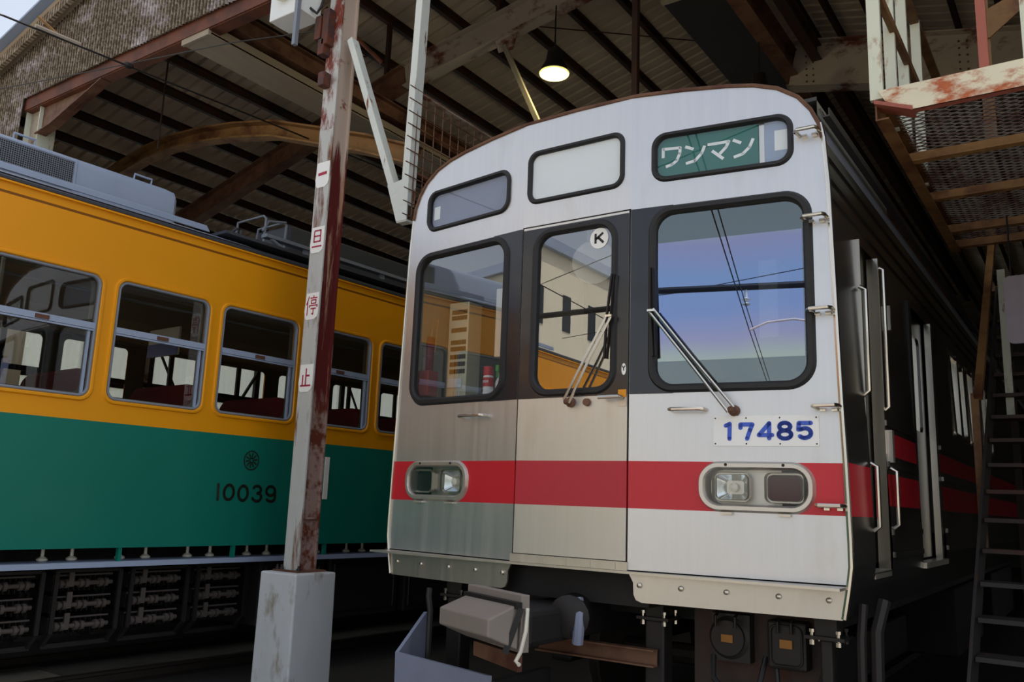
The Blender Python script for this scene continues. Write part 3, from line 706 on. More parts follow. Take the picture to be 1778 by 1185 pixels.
MB().channel((-.30, .2, .745), (.42, .2, .745), .05, .085).build('draw_beam', 'rust_brown', ST)
po_ = MB()
for x, hw in ((.395, .055), (1.262, .028), (-.93, .055)):
    p = MB().box(x-hw, x+hw, .24, .35, .25, .93).build('guard_post', 'dark_metal', ST, bevel=.01)
    MB().box(x-.09, x+.09, .21, .38, .93, .945).box(x-.05, x+.05, .24, .35, .945, 1.04).build('post_flange', 'dark_metal', p)
    for a in (-.06, .06):
        for b in (.225, .365): MB().lathe((x+a, b, .905), [(.012, 0), (.012, .02), (.007, .021), (.007, .055), (.012, .056), (.012, .07)], (0, 0, 1), 6).build('flange_bolt', 'chrome', p)
MB().tube([(-.89, -.05, 1.0), (-.885, -.06, .95), (-.86, -.07, .88), (-.86, -.07, .62)], .018, 8).build('air_pipe', 'dark_metal', ST, smooth=True)
MB().tube([(1.42, .3, 1.10), (1.41, .28, .95), (1.405, .28, .5)], .022, 8).tube([(1.50, .36, 1.12), (1.47, .32, .98), (1.46, .32, .4)], .03, 8).build('sand_pipe', 'dark_metal', ST, smooth=True)
MB().box(.55, 1.2, .40, .46, .62, 1.03).build('socket_mount', 'rust_dark', ST)
s1 = MB().lathe((.765, .30, .875), [(.085, 0), (.085, .02), (.105, .03), (.105, .1)], (0, 1, 0), 24).box(.67, .87, .33, .40, .76, .99).build('round_socket', 'dark_metal', ST, smooth=True)
MB().box(.735, .795, .292, .298, .855, .892).build('brass_label', 'brass', s1)
for a in (.715, .815): MB().tube([(a, .30, .99), (a, .27, .98), (a, .27, .93)], .008, 6).build('socket_hook', 'dark_metal', s1)
s2m = MB().box(.965, 1.155, .30, .40, .76, .985); s2 = s2m.build('square_socket', 'dark_metal', ST, bevel=.012)
MB().tube([(a, .296, b) for a, b in rr(.985, 1.135, .78, .965, .03, 4)], .006, 6, True).build('socket_rim', 'dark_metal', s2, smooth=True)
MB().box(1.03, 1.09, .290, .298, .86, .90).build('brass_label', 'brass', s2)
for a in (1.025, 1.09): MB().tube([(a, .30, 1.0), (a, .28, .98), (a, .28, .93)], .007, 6).build('socket_hook', 'dark_metal', s2)
MB().tube([(.68, .33, .78), (.70, .28, .68), (.80, .26, .60), (.92, .30, .66), (.94, .36, .80)], .014, 8).tube([(1.0, .33, .77), (1.02, .3, .6), (1.15, .3, .55), (1.22, .34, .75)], .014, 8).build('jumper_cable', 'rubber', ST, smooth=True)
# snow plough: bent plate
pw = MB(); a = [(-1.05, .10, .84), (-.975, -.22, .655), (-.30, -.26, .625)]
b = [(-1.05, .12, .25), (-.975, -.20, .22), (-.30, -.24, .2)]
for i in range(2):
    pw.hexa([b[i], b[i+1], (b[i+1][0]+.01, b[i+1][1]+.02, b[i+1][2]), (b[i][0]+.01, b[i][1]+.02, b[i][2]), a[i], a[i+1], (a[i+1][0]+.01, a[i+1][1]+.02, a[i+1][2]), (a[i][0]+.01, a[i][1]+.02, a[i][2])])
pw.build('plough_plate', 'grey_bluish', ST)
MB().box(-.31, -.27, -.24, .3, .3, .60).build('plough_bracket', 'dark_under', ST)
# things in the cab window
def place_at(v): return v
can = thing('spray_can', 'red and white spray can standing in the left cab window', 'spray can', (-.715, .20, 2.145))
MB().lathe((0, 0, 0), [(.033, 0), (.033, .115), (.030, .125)], (0, 0, 1), 18).build('can_body', 'white_plate', can, smooth=True)
MB().lathe((0, 0, 0), [(.0335, .055), (.0335, .112)], (0, 0, 1), 18).build('can_label', 'red_gloss', can, smooth=True)
MB().lathe((0, 0, 0), [(.0315, .125), (.0315, .175), (.028, .182)], (0, 0, 1), 18).build('can_cap', 'red_gloss', can, smooth=True)
scb = MB()
for i in range(4): scb.stroke([[(-.018+i*.011, .078), (-.012+i*.011, .094)], [(-.018+i*.011, .092), (-.011+i*.011, .084)]], .0035, lambda u, v, d: (u, -.0336-abs(u)*-.2-.001, v))
scb.build('can_lettering', 'white_plate', can)
bt = thing('spray_bottle', 'green trigger spray bottle beside the red spray can', 'bottle', (-.648, .235, 2.145))
MB().lathe((0, 0, 0), [(.03, 0), (.032, .08), (.014, .13), (.012, .15)], (0, 0, 1), 14).build('bottle_body', 'white_plate', bt, smooth=True)
MB().box(-.012, .012, -.04, .02, .15, .19).box(-.006, .006, -.04, -.03, .11, .15).build('trigger', 'green_plastic', bt, bevel=.003)
hb = thing('flag_box', 'red wall box with rolled flags at the edge of the left cab window', 'box', (-1.262, .27, 2.17))
MB().box(-.045, .045, -.05, .05, 0, .17).build('box_body', 'red_box', hb, bevel=.004)
MB().tube([(.0, 0, .1), (.005, .0, .32), (.01, 0, .40)], .028, 8).build('rolled_flag', 'seat_red', hb, smooth=True)
MB().tube([(-.025, 0, .1), (-.03, .0, .33)], .03, 8).build('rolled_flag', 'grey_cover', hb, smooth=True)
MB().tube([(.01, 0, .38), (.02, .0, .52)], .007, 6).tube([(.03, 0.02, .3), (.045, .02, .52)], .007, 6).build('flag_stick', 'wood', hb)

# ================================================================== YELLOW AND GREEN TRAIN (own frame: x inward negative, y along, z up)
YT = thing('yellow_train', 'yellow and green train car numbered 10039 standing left of the steel post', 'train', (YD, 0, 0), -PSI)
S0, S1, WID = -9.6, 10.5, 2.76
WS = [(-.757+.87*k, .007+.87*k) for k in range(-9, 11)]
def YM(u, v, d): return (d, u, v)
def YMf(u, v, d): return (-WID-d, u, v)
for fn, nm in ((YM, 'side_panel'), (YMf, 'far_side_panel')):
    pnl = MB().sheet([(S0, 1.095), (S1, 1.095), (S1, 3.452), (S0, 3.452)], [rr(a+.02, b-.02, 2.12, 2.965, .06, 4) for a, b in WS], fn, .05)
    pnl.build(nm, 'livery', YT)
for i, (a, b) in enumerate(WS):
    o = (a-.022, b+.022, 2.078, 3.0); o1 = (a+.008, b-.008, 2.108, 2.972); o2 = (a+.028, b-.028, 2.128, 2.952)
    near = -4 <= i-9 <= 5
    if i == 0:
        lip = MB().ring(rr(*o, .095, 6), rr(*o1, .07, 6), YM, .014, -.004)
        frm = MB().ring(rr(*o1, .07, 6), rr(*o2, .055, 6), YM, .008, -.03)
        bar = MB().bar((-.004, a+.02, 2.608), (-.004, b-.02, 2.608), .02, .042).bar((-.002, a+.02, 2.578), (-.002, b-.02, 2.578), .012, .012)
        bar.box(-.03, -.006, b-.062, b-.045, 2.13, 2.58)
        ltc = MB().box(.004, .016, (a+b)/2-.045, (a+b)/2+.045, 2.592, 2.618)
        LIP = lip.build('window_surround', 'livery', YT, smooth=True)
        FRM = frm.build('window_frame', 'roof_grey', LIP, smooth=True)
        BAR = bar.build('sash_rail', 'blue_grey', FRM); LTC = ltc.build('sash_latch', 'rust_brown', FRM)
        GLS = MB().fill(rr(*o2, .055, 6), YM, -.018).build('window_glass', 'coach_glass', FRM)
    else:
        off = .87*i
        L2 = LIP.copy(); COL.objects.link(L2); L2.parent = YT; L2.location = (0, off, 0)
        F2 = FRM.copy(); COL.objects.link(F2); F2.parent = L2
        for q in (BAR, LTC, GLS): c = q.copy(); COL.objects.link(c); c.parent = F2
        # (children keep the first frame's coordinates and ride on the surround)
# far-side sashes
fs = MB()
for a, b in WS: fs.bar((-WID, a, 2.60), (-WID, b, 2.60), .03, .05).bar((-WID, (a+b)/2, 2.12), (-WID, (a+b)/2, 2.96), .03, .05)
fs.build('far_sash_bars', 'dark_under', YT)
for d0, fnl in ((-.062, YM), (-WID+.062, YM)):
    MB().sheet([(S0, 1.15), (S1, 1.15), (S1, 3.05), (S0, 3.05)], [rr(a+.05, b-.05, 2.14, 2.94, .05, 4) for a, b in WS], lambda u, v, d: (d0, u, v)).build('inner_lining', 'lining_dark', YT)
inn = MB().box(-WID+.06, -.06, S0, S1, 1.12, 1.16); inn.build('floor_pan', 'dark_under', YT)
cl = MB(); cs = [(-.06, 3.0), (-.25, 3.2), (-.6, 3.32), (-1.38, 3.36), (-2.16, 3.32), (-2.51, 3.2), (-2.70, 3.0)]
cl.add([(x, S0, z) for x, z in cs]+[(x, S1, z) for x, z in cs], [(i, i+1, i+8, i+7) for i in range(6)])
cl.build('inner_ceiling', 'interior_cream', YT)
iw = MB().box(-WID+.055, -WID+.065, S0, S1, 1.15, 2.10); iw.build('inner_wall', 'interior_cream', YT)
lr = MB().tube([(-2.45, S0, 2.95), (-2.45, S1, 2.95)], .015, 6).tube([(-.32, S0, 2.92), (-.32, S1, 2.92)], .012, 6); lr.build('luggage_rail', 'roof_grey', YT)
for k in range(-6, 6):
    y = .0+.87*k
    for x0, x1 in ((-1.06, -.12), (-2.66, -1.74)):
        sb = MB(); R = rr(x0, x1, 1.55, 2.33, .11, 5)
        sb.loops([[(u, y-.02, v) for u, v in rr(x0+.03, x1-.03, 1.58, 2.30, .1, 5)], [(u, y+.01, v) for u, v in R], [(u, y+.10, v) for u, v in R], [(u, y+.13, v) for u, v in rr(x0+.03, x1-.03, 1.58, 2.30, .1, 5)]], True)
        sb.add([(u, y-.02, v) for u, v in rr(x0+.03, x1-.03, 1.58, 2.30, .1, 5)], [tuple(range(24))])
        sb.box(x0, x1, y-.42, y, 1.48, 1.60)
        sb.build('seat', 'seat_red', YT, smooth=True)
pn = MB().box(-2.66, -.10, -3.02, -2.98, 1.16, 3.3); pn.build('cab_partition', 'interior_cream', YT)
nb = MB().box(-1.7, -1.2, .48, .50, 2.72, 2.98); nbo = nb.build('hanging_notice', 'white_paint', YT)
MB().box(-1.7, -1.2, .474, .479, 2.72, 2.84).build('notice_band', 'blue_text', nbo)
# roof
rsec = [(0, 3.452), (.016, 3.458), (.018, 3.475), (-.03, 3.50), (-.14, 3.545), (-.32, 3.60), (-.7, 3.68), (-1.38, 3.74)]
rsec = rsec+[(-WID-x, z) for x, z in rsec[-2::-1]]
r = MB(); n = len(rsec)
r.add([(x, S0, z) for x, z in rsec]+[(x, S1, z) for x, z in rsec], [(i, i+1, n+i+1, n+i) for i in range(n-1)]+[tuple(range(n)), tuple(range(2*n-1, n-1, -1))])
r.build('roof', 'dark_roof', YT)
ap = MB(); apx = [(-.02, 3.503), (-.14, 3.552), (-.285, 3.598)]
ap.add([(x, S0, z) for x, z in apx]+[(x, .34, z) for x, z in apx], [(0, 1, 4, 3), (1, 2, 5, 4)]); ap.build('roof_apron', 'roof_grey', YT)
MB().box(-.02, .02, S0, S1, 3.44, 3.452).build('cornice', 'livery', YT)
MB().box(-.30, -.05, .1, S1, 3.575, 3.60).build('roof_mat', 'dark_roof', YT)
st_ = MB().hexa([(-.36, -6, 3.640), (-.30, -6, 3.622), (-.30, .115, 3.622), (-.36, .115, 3.640), (-.36, -6, 3.684), (-.30, -6, 3.672), (-.30, .08, 3.672), (-.36, .08, 3.684)]); st_.build('edge_board', 'blue_grey', YT, bevel=.004)
ac = MB(); asec = [(-.60, 3.62), (-.60, 3.93), (-.625, 3.98), (-.68, 4.005), (-1.38, 4.05), (-2.08, 4.005), (-2.135, 3.98), (-2.16, 3.93), (-2.16, 3.62)]
def scl(s_, y): return [(-1.38+(x+1.38)*s_, y, 3.62+(z-3.62)*(s_*.6+.4)) for x, z in asec]
ac.loops([scl(1, -4.2), scl(1, -.12), scl(.985, -.05), scl(.94, -.015)]); ac.add(scl(.94, -.015), [tuple(range(9))]); ac.add(scl(1, -4.2), [tuple(range(9))])
aco = ac.build('air_conditioner', 'blue_grey', YT, smooth=True)
gr = MB().box(-.604, -.597, -1.85, -.90, 3.71, 3.945); gr.build('vent_opening', 'rubber', aco)
gm = MB()
for i in range(60): gm.bar((-.590, -1.85+i*.0159, 3.71), (-.590, -1.85+i*.0159, 3.945), .004, .004, (1, 0, 0))
for i in range(15): gm.bar((-.590, -1.85, 3.715+i*.0159), (-.590, -.90, 3.715+i*.0159), .004, .004)
gm.build('vent_mesh', 'roof_grey', aco)
MB().ring([(-1.88, 3.69), (-.88, 3.69), (-.88, 3.965), (-1.88, 3.965)], [(-1.84, 3.715), (-.91, 3.715), (-.91, 3.94), (-1.84, 3.94)], lambda u, v, d: (-.598+d, u, v), .012).build('vent_frame', 'blue_grey', aco)
for y in (-.38, -1.32):
    MB().tube([(-.70, y, 3.99), (-.69, y, 4.05), (-.69, y+.15, 4.05), (-.70, y+.15, 3.99)], .009, 8).build('lifting_handle', 'blue_grey', aco, smooth=True)
# roof equipment behind the air conditioner
eq = MB().box(-1.0, -.5, 1.06, 2.7, 3.72, 4.0); eqo = eq.build('resistor_case', 'dark_roof', YT, bevel=.02)
for y in (.80, 1.03): MB().tube([(-.52, y, 3.70), (-.52, y+.01, 3.99), (-.56, y+.01, 4.02), (-.95, y+.01, 4.02), (-.98, y, 3.70)], .012, 8).build('hoop', 'roof_grey', eqo, smooth=True)
MB().tube([(-.52, .78, 3.86), (-.52, .84, 3.97), (-.52, 1.03, 4.01)], .012, 8).build('hoop', 'roof_grey', eqo, smooth=True)
MB().tube([(-.5, .36, 3.67), (-.5, .50, 3.80), (-.5, .54, 3.80), (-.5, .55, 3.64)], .012, 8).box(-.8, -.52, .40, .9, 3.62, 3.75).build('arrester', 'dark_roof', YT)
rbm = MB().box(-.36, -.28, .66, 9.5, 3.735, 3.765); rb = rbm.build('running_board', 'roof_grey', YT)
for i in range(9): MB().box(-.33, -.30, 1.10+i*.98, 1.15+i*.98, 3.58, 3.74).build('board_post', 'roof_grey', rb)
pip = [(-.30, .72, 3.73), (-.30, .90, 3.655), (-.30, 9.5, 3.655)]
MB().tube(pip, .018, 8).build('conduit', 'roof_grey', rb, smooth=True)
for i in range(8): MB().lathe((-.34, .75+i*.3, 3.59), [(.03, 0), (.03, .02), (.018, .03), (.018, .05), (.03, .06), (.02, .08)], (0, 0, 1), 10).build('roof_insulator', 'dark_roof', YT, smooth=True)
a2 = MB(); a2.loops([scl(.94, 3.0), scl(1, 3.06), scl(1, 6.5)]); a2.add(scl(.94, 3.0), [tuple(range(9))]); a2.build('air_conditioner', 'blue_grey', YT, smooth=True)
# number and emblem
NUM = [[(.226, 1.56), (.231, 1.445)], arc(.3265, 1.503, .044, .057, 0, 360, 20), arc(.4585, 1.5005, .043, .058, 0, 360, 20),
       [(0.554, 1.545), (0.563, 1.555), (0.576, 1.56), (0.591, 1.561), (0.605, 1.558), (0.617, 1.55), (0.625, 1.539), (0.626, 1.527), (0.621, 1.516), (0.612, 1.507), (0.594, 1.504), (0.609, 1.502), (0.622, 1.497), (0.631, 1.489), (0.635, 1.478), (0.634, 1.467), (0.627, 1.455), (0.617, 1.445), (0.603, 1.441), (0.588, 1.44), (0.573, 1.444), (0.56, 1.453), (0.551, 1.464)],
       arc(.7225, 1.526, .0425, .037, 0, 360, 20), [(.766, 1.527), (.771, 1.486), (.768, 1.459), (.759, 1.45), (.746, 1.444), (.731, 1.442), (.716, 1.444), (.702, 1.449), (.692, 1.457)]]
for g_ in ((0,), (1,), (2,), (3,), (4, 5)): MB().stroke([NUM[i] for i in g_], .024, YM, .003).build('numeral', 'number_brown', YT)
EC = (.509, 1.762); em = [arc(EC[0], EC[1], .070, .074, 0, 360, 32), arc(EC[0], EC[1], .018, .019, 0, 360, 14)]
MB().stroke(em, .010, YM, .003).stroke([[(EC[0]+.03*math.cos(t), EC[1]+.032*math.sin(t)), (EC[0]+.052*math.cos(t), EC[1]+.055*math.sin(t))] for t in [2*math.pi*i/10+.15 for i in range(10)]], .013, YM, .003).build('round_emblem', 'number_brown', YT)
wp = MB().box(.0, .006, 1.275, 1.325, 1.475, 1.84).build('white_plate', 'white_plate', YT)
# sill and underfloor
MB().box(-.25, .006, S0, S1, .966, 1.002).build('side_sill', 'blue_grey', YT)
for i in range(-9, 10):
    MB().box(-.04, -.005, -.515+.93*i, -.49+.93*i, .99, 1.10).build('sill_post', 'livery', YT)
    MB().box(-.5, -.46, -.2+.93*i, -.14+.93*i, .95, 1.10).build('cross_bracket', 'dark_under', YT)
k0 = MB().lathe((0, 0, 0), [(.026, 0), (.036, .008), (.036, .018), (.024, .027), (.012, .034), (.012, .10)], (0, 0, 1), 16)
KN = None
for i in range(-5, 12):
    for q in (0, .197):
        if KN is None: KN = k0.build('insulator_knob', 'porcelain', YT, smooth=True); o = KN
        else: o = KN.copy(); COL.objects.link(o); o.parent = YT
        o.location = (-.2, -.394+.543*i+q, 1.0)
MB().box(-WID+.2, -.55, S0, S1, .85, 1.12).box(-1.55, -1.2, -4.0, 6.4, .22, .90).build('underframe', 'dark_under', YT)  # second box added to block bright gaps behind the resistors
fr0 = MB()
for y in (.0, .45):
    fr0.bar((0, y, .93), (0, y, .52), .028, .022, (1, 0, 0)).bar((0, y, .525), (-.10, y+(.0), .43), .022, .028, (0, 1, 0)).bar((-.5, y, .93), (-.5, y, .43), .03, .03, (1, 0, 0))
fr0.bar((-.10, -.01, .43), (-.10, .46, .43), .03, .03).bar((-.5, -.01, .43), (-.5, .46, .43), .03, .03).box(-.52, .0, -.01, .46, .92, .94)
FR = fr0.build('resistor_box', 'dark_metal', YT)
for z in (.84, .695, .555):
    gd_ = MB()
    for j in range(11): gd_.box(-.45, -.13, .04+j*.037, .046+j*.037, z-.055, z+.055)
    gd_.box(-.45, -.44, .02, .44, z-.06, z+.06)
    gd_.build('resistor_grid', 'dark_under', FR)
    rw = MB().tube([(-.07, .03, z), (-.07, .43, z)], .016, 8)
    for y in (.05, .09, .19, .23, .33, .37): rw.lathe((-.07, y, z), [(.031, 0), (.031, .024), (.02, .028)], (0, 1, 0), 12)
    rw.box(-.06, -.045, .11, .145, z-.02, z+.09).tube([(-.09, .02, z+.055), (-.09, .44, z+.055)], .007, 6)
    rw.build('insulator_rod', 'rod_grey', FR, smooth=True)
FR.location = (-.20, -2.45, 0)
for i in range(1, 6):
    c = copy_tree(FR, YT); c.location = (-.20, -2.45+.543*i, 0)
for a, b in ((.86, 1.55), (1.62, 2.5), (2.6, 4.4), (5.5, 7.6)):
    eb = MB().box(-.9, -.22, a, b, .42, .95).build('equipment_box', 'dark_under', YT, bevel=.015)
    MB().ring([(a+.05, .47), (b-.05, .47), (b-.05, .90), (a+.05, .90)], [(a+.07, .49), (b-.07, .49), (b-.07, .88), (a+.07, .88)], lambda u, v, d: (-.22+d, u, v), .012).build('box_lid', 'dark_metal', eb)
for y in (-4.6, -6.6, 7.0, 8.9):
    wm = MB()
    for k in (1, -1): wm.lathe((-1.38+k*.52, y, .53), [(.43, 0), (.43, .02), (.40, .03), (.39, .10), (.2, .11)], (k, 0, 0), 28)
    wm.tube([(-1.98, y, .53), (-.78, y, .53)], .07, 10); wm.build('wheelset', 'rail_steel', YT, smooth=True)

# ================================================================== POST, FOOTING AND SIGNS
ft = thing('concrete_footing', 'tall whitewashed concrete footing block under the rusty steel post', 'footing', (-2.51, .415, 0))
MB().hexa([(-2.705, .215, 0), (-2.315, .215, 0), (-2.315, .61, 0), (-2.705, .61, 0), (-2.70, .22, .955), (-2.325, .22, .955), (-2.325, .605, .955), (-2.70, .605, .955)]).build('block', 'concrete', ft, bevel=.012, world=True)
co = thing('steel_post', 'rusty white and maroon H-section post on the concrete footing', 'post', (-2.532, .44, .955))
PXA, PXB, PYA, PYB, PZ = -2.61, -2.455, .35, .525, 5.785
MB().box(PXA, PXB, PYA, PYA+.014, .965, 4.38).build('front_flange', 'post_face', co, world=True)
MB().box(PXA, PXB, PYA, PYA+.014, 4.38, PZ).build('front_flange', 'post_face_upper', co, world=True)
web = MB().box(-2.538, -2.478, PYA+.014, PYB-.014, .965, PZ).box(PXA, PXB, PYB-.014, PYB, .965, PZ).box(PXA, PXB, PYA+.013, PYA+.0145, .965, PZ)
web.box(-2.48, PXB-.002, PYA+.014, PYB-.014, 1.33, 1.345)
web.build('web', 'post_side', co, world=True)
bp = MB().box(-2.665, -2.40, .30, .575, .955, .967).build('base_plate', 'rust_brown', co, world=True)
for x in (-2.645, -2.60, -2.42): MB().lathe((x, .325, .967), [(.016, 0), (.016, .016), (.009, .017), (.009, .035)], (0, 0, 1), 6).build('anchor_bolt', 'dark_metal', co, world=True)
for x, z0, z1 in ((-2.655, 5.17, 5.38), (-2.565, 5.10, 5.42), (-2.60, 5.02, 5.16), (-2.565, 4.74, 4.86)):
    MB().box(x-.035, x+.035, .27, .35, z0, z1).build('rusty_bracket', 'insulator_rust', co, bevel=.008, world=True)
CH = {'one': [[(-.36, .0), (.36, .03)]],
      'dan': [[(-.26, .42), (.26, .42), (.26, -.12), (-.26, -.12), (-.26, .42)], [(-.26, .15), (.26, .15)], [(-.4, -.36), (.4, -.36)]],
      'stop': [[(-.24, .45), (-.44, .05)], [(-.34, .22), (-.34, -.46)], [(.12, .48), (.12, .38)], [(-.15, .36), (.42, .36)], [(-.05, .26), (.32, .26), (.32, .10), (-.05, .10), (-.05, .26)], [(-.18, -.10), (-.18, 0), (.45, 0), (.42, -.10)], [(-.08, -.15), (.36, -.15)], [(.14, -.15), (.14, -.42), (.02, -.38)]],
      'halt': [[(.0, .42), (.0, -.38)], [(0, .08), (.3, .08)], [(-.25, .12), (-.25, -.38)], [(-.42, -.38), (.42, -.38)]]}
for key, z, w, lab in (('one', 4.0, .030, 'small white sign plate with one red stroke, uppermost on the post'),
                       ('dan', 3.462, .015, 'white sign plate with a red boxed character, second from top on the post'),
                       ('stop', 2.93, .012, 'white sign plate with a many-stroked red character, third from top on the post'),
                       ('halt', 2.372, .016, 'white sign plate with a red four-stroke character, lowest on the post')):
    sg = thing('sign_plate', lab, 'sign', (-2.532, .35, z-.105), group='stop sign plates on the post')
    fnp = lambda u, v, d: (u, -.004-d, v+.105)
    o = [(-.066, .105), (-.078, -.04), (-.066, -.09), (-.05, -.105), (.03, -.105), (.062, -.085), (.072, -.05), (.072, .105)]
    MB().sheet(o, [], fnp, .003).build('plate', 'white_plate', sg)
    MB().stroke([[(a*.135, b*.165+.005) for a, b in li] for li in CH[key]], w*.85, fnp, .001, False).build('red_character', 'red_text', sg)

# ================================================================== SHED STEEL
ch = thing('chord_beam', 'rusty red beam along the foot of the mossy gable sheet', 'beam', (-3, .4, 5.79))
MB().box(-7.72, 3.2, .33, .345, 5.80, 5.955).box(-7.72, 3.2, .345, .47, 5.79, 5.805).build('channel', 'rust_beam', ch, world=True)
hc = thing('haunch_plate', 'curved rusty haunch plate under the left end of the gable beam', 'bracket', (-7.2, .4, 5.45))
gs = MB(); hp = [(-7.38, 5.45), (-7.08, 5.50), (-6.6, 5.63), (-6.1, 5.785), (-7.38, 5.785)]
gs.sheet(hp, [], lambda u, v, d: (u, .40-d, v), .012).section((-7.40, .40, 5.455), (-7.08, .40, 5.50), [(-.06, -.006), (.06, -.006), (.06, .006), (-.06, .006)])
gs.section((-7.08, .40, 5.50), (-6.1, .40, 5.79), [(-.06, -.006), (.06, -.006), (.06, .006), (-.06, .006)])
gs.build('haunch', 'rust_brown', hc, world=True)
def hcol(x0, x1, y0, y1, z1, lab, m1, m2):
    c = thing('steel_column', lab, 'column', ((x0+x1)/2, (y0+y1)/2, 0))
    mb = MB().box(x0, x1, y0, y0+.014, 0, z1).box(x0, x1, y1-.014, y1, 0, z1); mb.build('flange', m1, c, world=True)
    MB().box((x0+x1)/2-.006, (x0+x1)/2+.006, y0+.014, y1-.014, 0, z1).build('web', m2, c, world=True)
c = thing('steel_column', 'rust-patched pale column at the far left under the gable corner', 'column', (-7.53, .43, 0))
MB().box(-7.70, -7.687, .36, .56, 0, 5.79).box(-7.385, -7.372, .36, .56, 0, 5.79).build('flange', 'rust_cream_post', c, world=True)
MB().box(-7.687, -7.385, .42, .434, 0, 5.79).build('web', 'rust_pale', c, world=True)
for y in (3.0, 6.0, 9.0, 12.0, 16.0, 20.0): hcol(-9.2, -9.0, y-.1, y+.1, 5.0, 'pale column on the left side of the shed, behind the yellow train', 'rust_pale', 'rust_pale')
for o in [o for o in COL.objects if o.get('label', '').startswith('pale column on the left')]: o['group'] = 'columns along the left side of the shed'
for y in (6.0, 12.0, 18.0): hcol(3.4, 3.6, y-.1, y+.1, 5.75 if y < 7 else 7.25, 'dark column on the right side of the shed, behind the stairs', 'rust_dark', 'rust_dark')
for o in [o for o in COL.objects if o.get('label', '').startswith('dark column on the right')]: o['group'] = 'columns along the right side of the shed'
# purlins
pm = None
def purlin(x, zf, grp, lab):
    z = zf(x)-.075
    mb = MB().channel((x, .40, z), (x, RY1, z), .06, .13, .008)
    solo(mb, 'roof_purlin', 'rust_dark', lab, 'purlin', (x, .40, z), grp)
for k in range(-3, 19): purlin(-2.28-.56*k, left_roof, 'purlins under the left roof slope', 'rusty brown purlin running under the left roof slope')
for k in range(15): purlin(-.26+.50*k, right_roof, 'purlins under the right roof slope', 'dark rusty purlin running under the right roof slope')
# sag rods between purlins, here and there
for x0, y0, x1, y1 in ((-4.5, 2.2, -3.4, 3.4), (-3.4, 4.2, -1.7, 6.6), (-6.2, 2.0, -5.1, 3.2), (-2.8, 9.5, -1.7, 8.2)):
    solo(MB().tube([(x0, y0, left_roof(x0)-.15), (x1, y1, left_roof(x1)-.15)], .009, 6), 'tie_rod', 'rust_dark', 'thin diagonal tie rod between the roof purlins', 'rod', (x0, y0, left_roof(x0)-.15), 'tie rods between the purlins')
# cross frames
def zr(x): return 6.53+.155*(x+4.06)
raf = thing('roof_beam', 'pale rust-edged sloping beam crossing under the roof above the silver train', 'beam', (-2.5, 3.0, zr(-2.5)-.16))
MB().ibeam((-4.2, 3, zr(-4.2)), (-.55, 3, zr(-.55)), .16, .32, .014).build('beam', 'rust_pale', raf, world=True)
MB().ibeam((-9.0, 3, 5.19), (-4.2, 3, zr(-4.2)), .16, .28, .014).build('lower_beam', 'rust_brown', raf, world=True)
for x in (-4.52, -2.84, -1.16): MB().bar((x, 3, zr(x)+.16), (x, 3, left_roof(x)-.14), .05, .05, (0, 1, 0)).build('strut', 'rust_dark', raf, world=True)
MB().hexa([(-2.80, 2.97, 6.40), (-2.62, 2.97, 6.40), (-2.62, 2.99, 6.40), (-2.80, 2.97, 6.40), (-2.86, 2.97, 6.58), (-2.55, 2.97, 6.62), (-2.55, 2.99, 6.62), (-2.86, 2.99, 6.58)]).build('gusset', 'rust_pale', raf, world=True)
solo(MB().bar((-2.71, 2.95, 6.45), (-2.0, 2.95, 4.95), .05, .05, (0, 1, 0)), 'hanging_strut', 'olive_steel', 'thin slanting strut coming down from the pale beam near the lamp', 'strut', (-2.71, 2.95, 6.45))
gd = thing('plate_girder', 'deep riveted girder crossing high behind the stairs platform', 'girder', (2, 6, 6.4))
def zg(x): return 6.98-.226*(x+.31)
MB().ibeam((-.45, 6, zg(-.45)), (7.4, 6, zg(7.4)), .22, .60, .016).build('girder', 'rust_pale', gd, world=True)
rv = MB()
for x in (-.28, -.20, .52, .60, 1.4, 1.48):
    for i in range(6): rv.lathe((x, 5.99, zg(x)-.22+i*.085), [(.012, 0), (.011, .012), (.004, .018)], (0, -1, 0), 8)
rv.build('rivets', 'rust_brown', gd, world=True)
for y, lab in ((9.0, 'dim cross beam far back under the left roof slope'), (15.0, 'dimmest cross beam at the back of the left roof slope')):
    solo(MB().ibeam((-7.5, y, zr(-7.5)), (-.55, y, zr(-.55)), .16, .32, .014), 'roof_beam', 'rust_brown', lab, 'beam', (-4, y, zr(-4)))
solo(MB().ibeam((-.48, .6, 7.05), (-.48, 20, 7.05), .18, .34, .014), 'ridge_beam', 'rust_brown', 'rusty beam running back under the ridge above the silver train', 'beam', (-.48, .6, 7.05))
solo(MB().ibeam((-.15, .6, 7.10), (-.15, 20, 7.10), .12, .2, .012), 'ridge_beam', 'rust_dark', 'slimmer dark beam beside the rusty ridge beam', 'beam', (-.15, .6, 7.10))
solo(MB().hexa([(-1.85, .5, 7.90), (-.75, .5, 7.90), (-.75, 20, 7.90), (-1.85, 20, 7.90), (-1.85, .5, 7.94), (-.75, .5, 7.94), (-.75, 20, 7.94), (-1.85, 20, 7.94)]), 'ridge_board', 'board_grey', 'smooth dark grey boarding below the roof ridge', 'boarding', (-1.3, .5, 7.9))
solo(MB().box(-1.75, -1.05, 4.9, 4.98, 7.72, 7.80), 'timber_batten', 'cream', 'short cream batten under the dark ridge boarding', 'batten', (-1.4, 4.94, 7.72))
solo(MB().tube([(-1.4, 4.3, 7.85), (-1.1, 4.6, 7.45), (-.85, 4.5, 7.35), (-.5, 4.2, 7.5), (-.4, 3.8, 7.9)], .018, 8), 'hanging_cable', 'rust_dark', 'loose brown cable looping below the ridge boarding', 'cable', (-1.4, 4.3, 7.85), smooth=True)
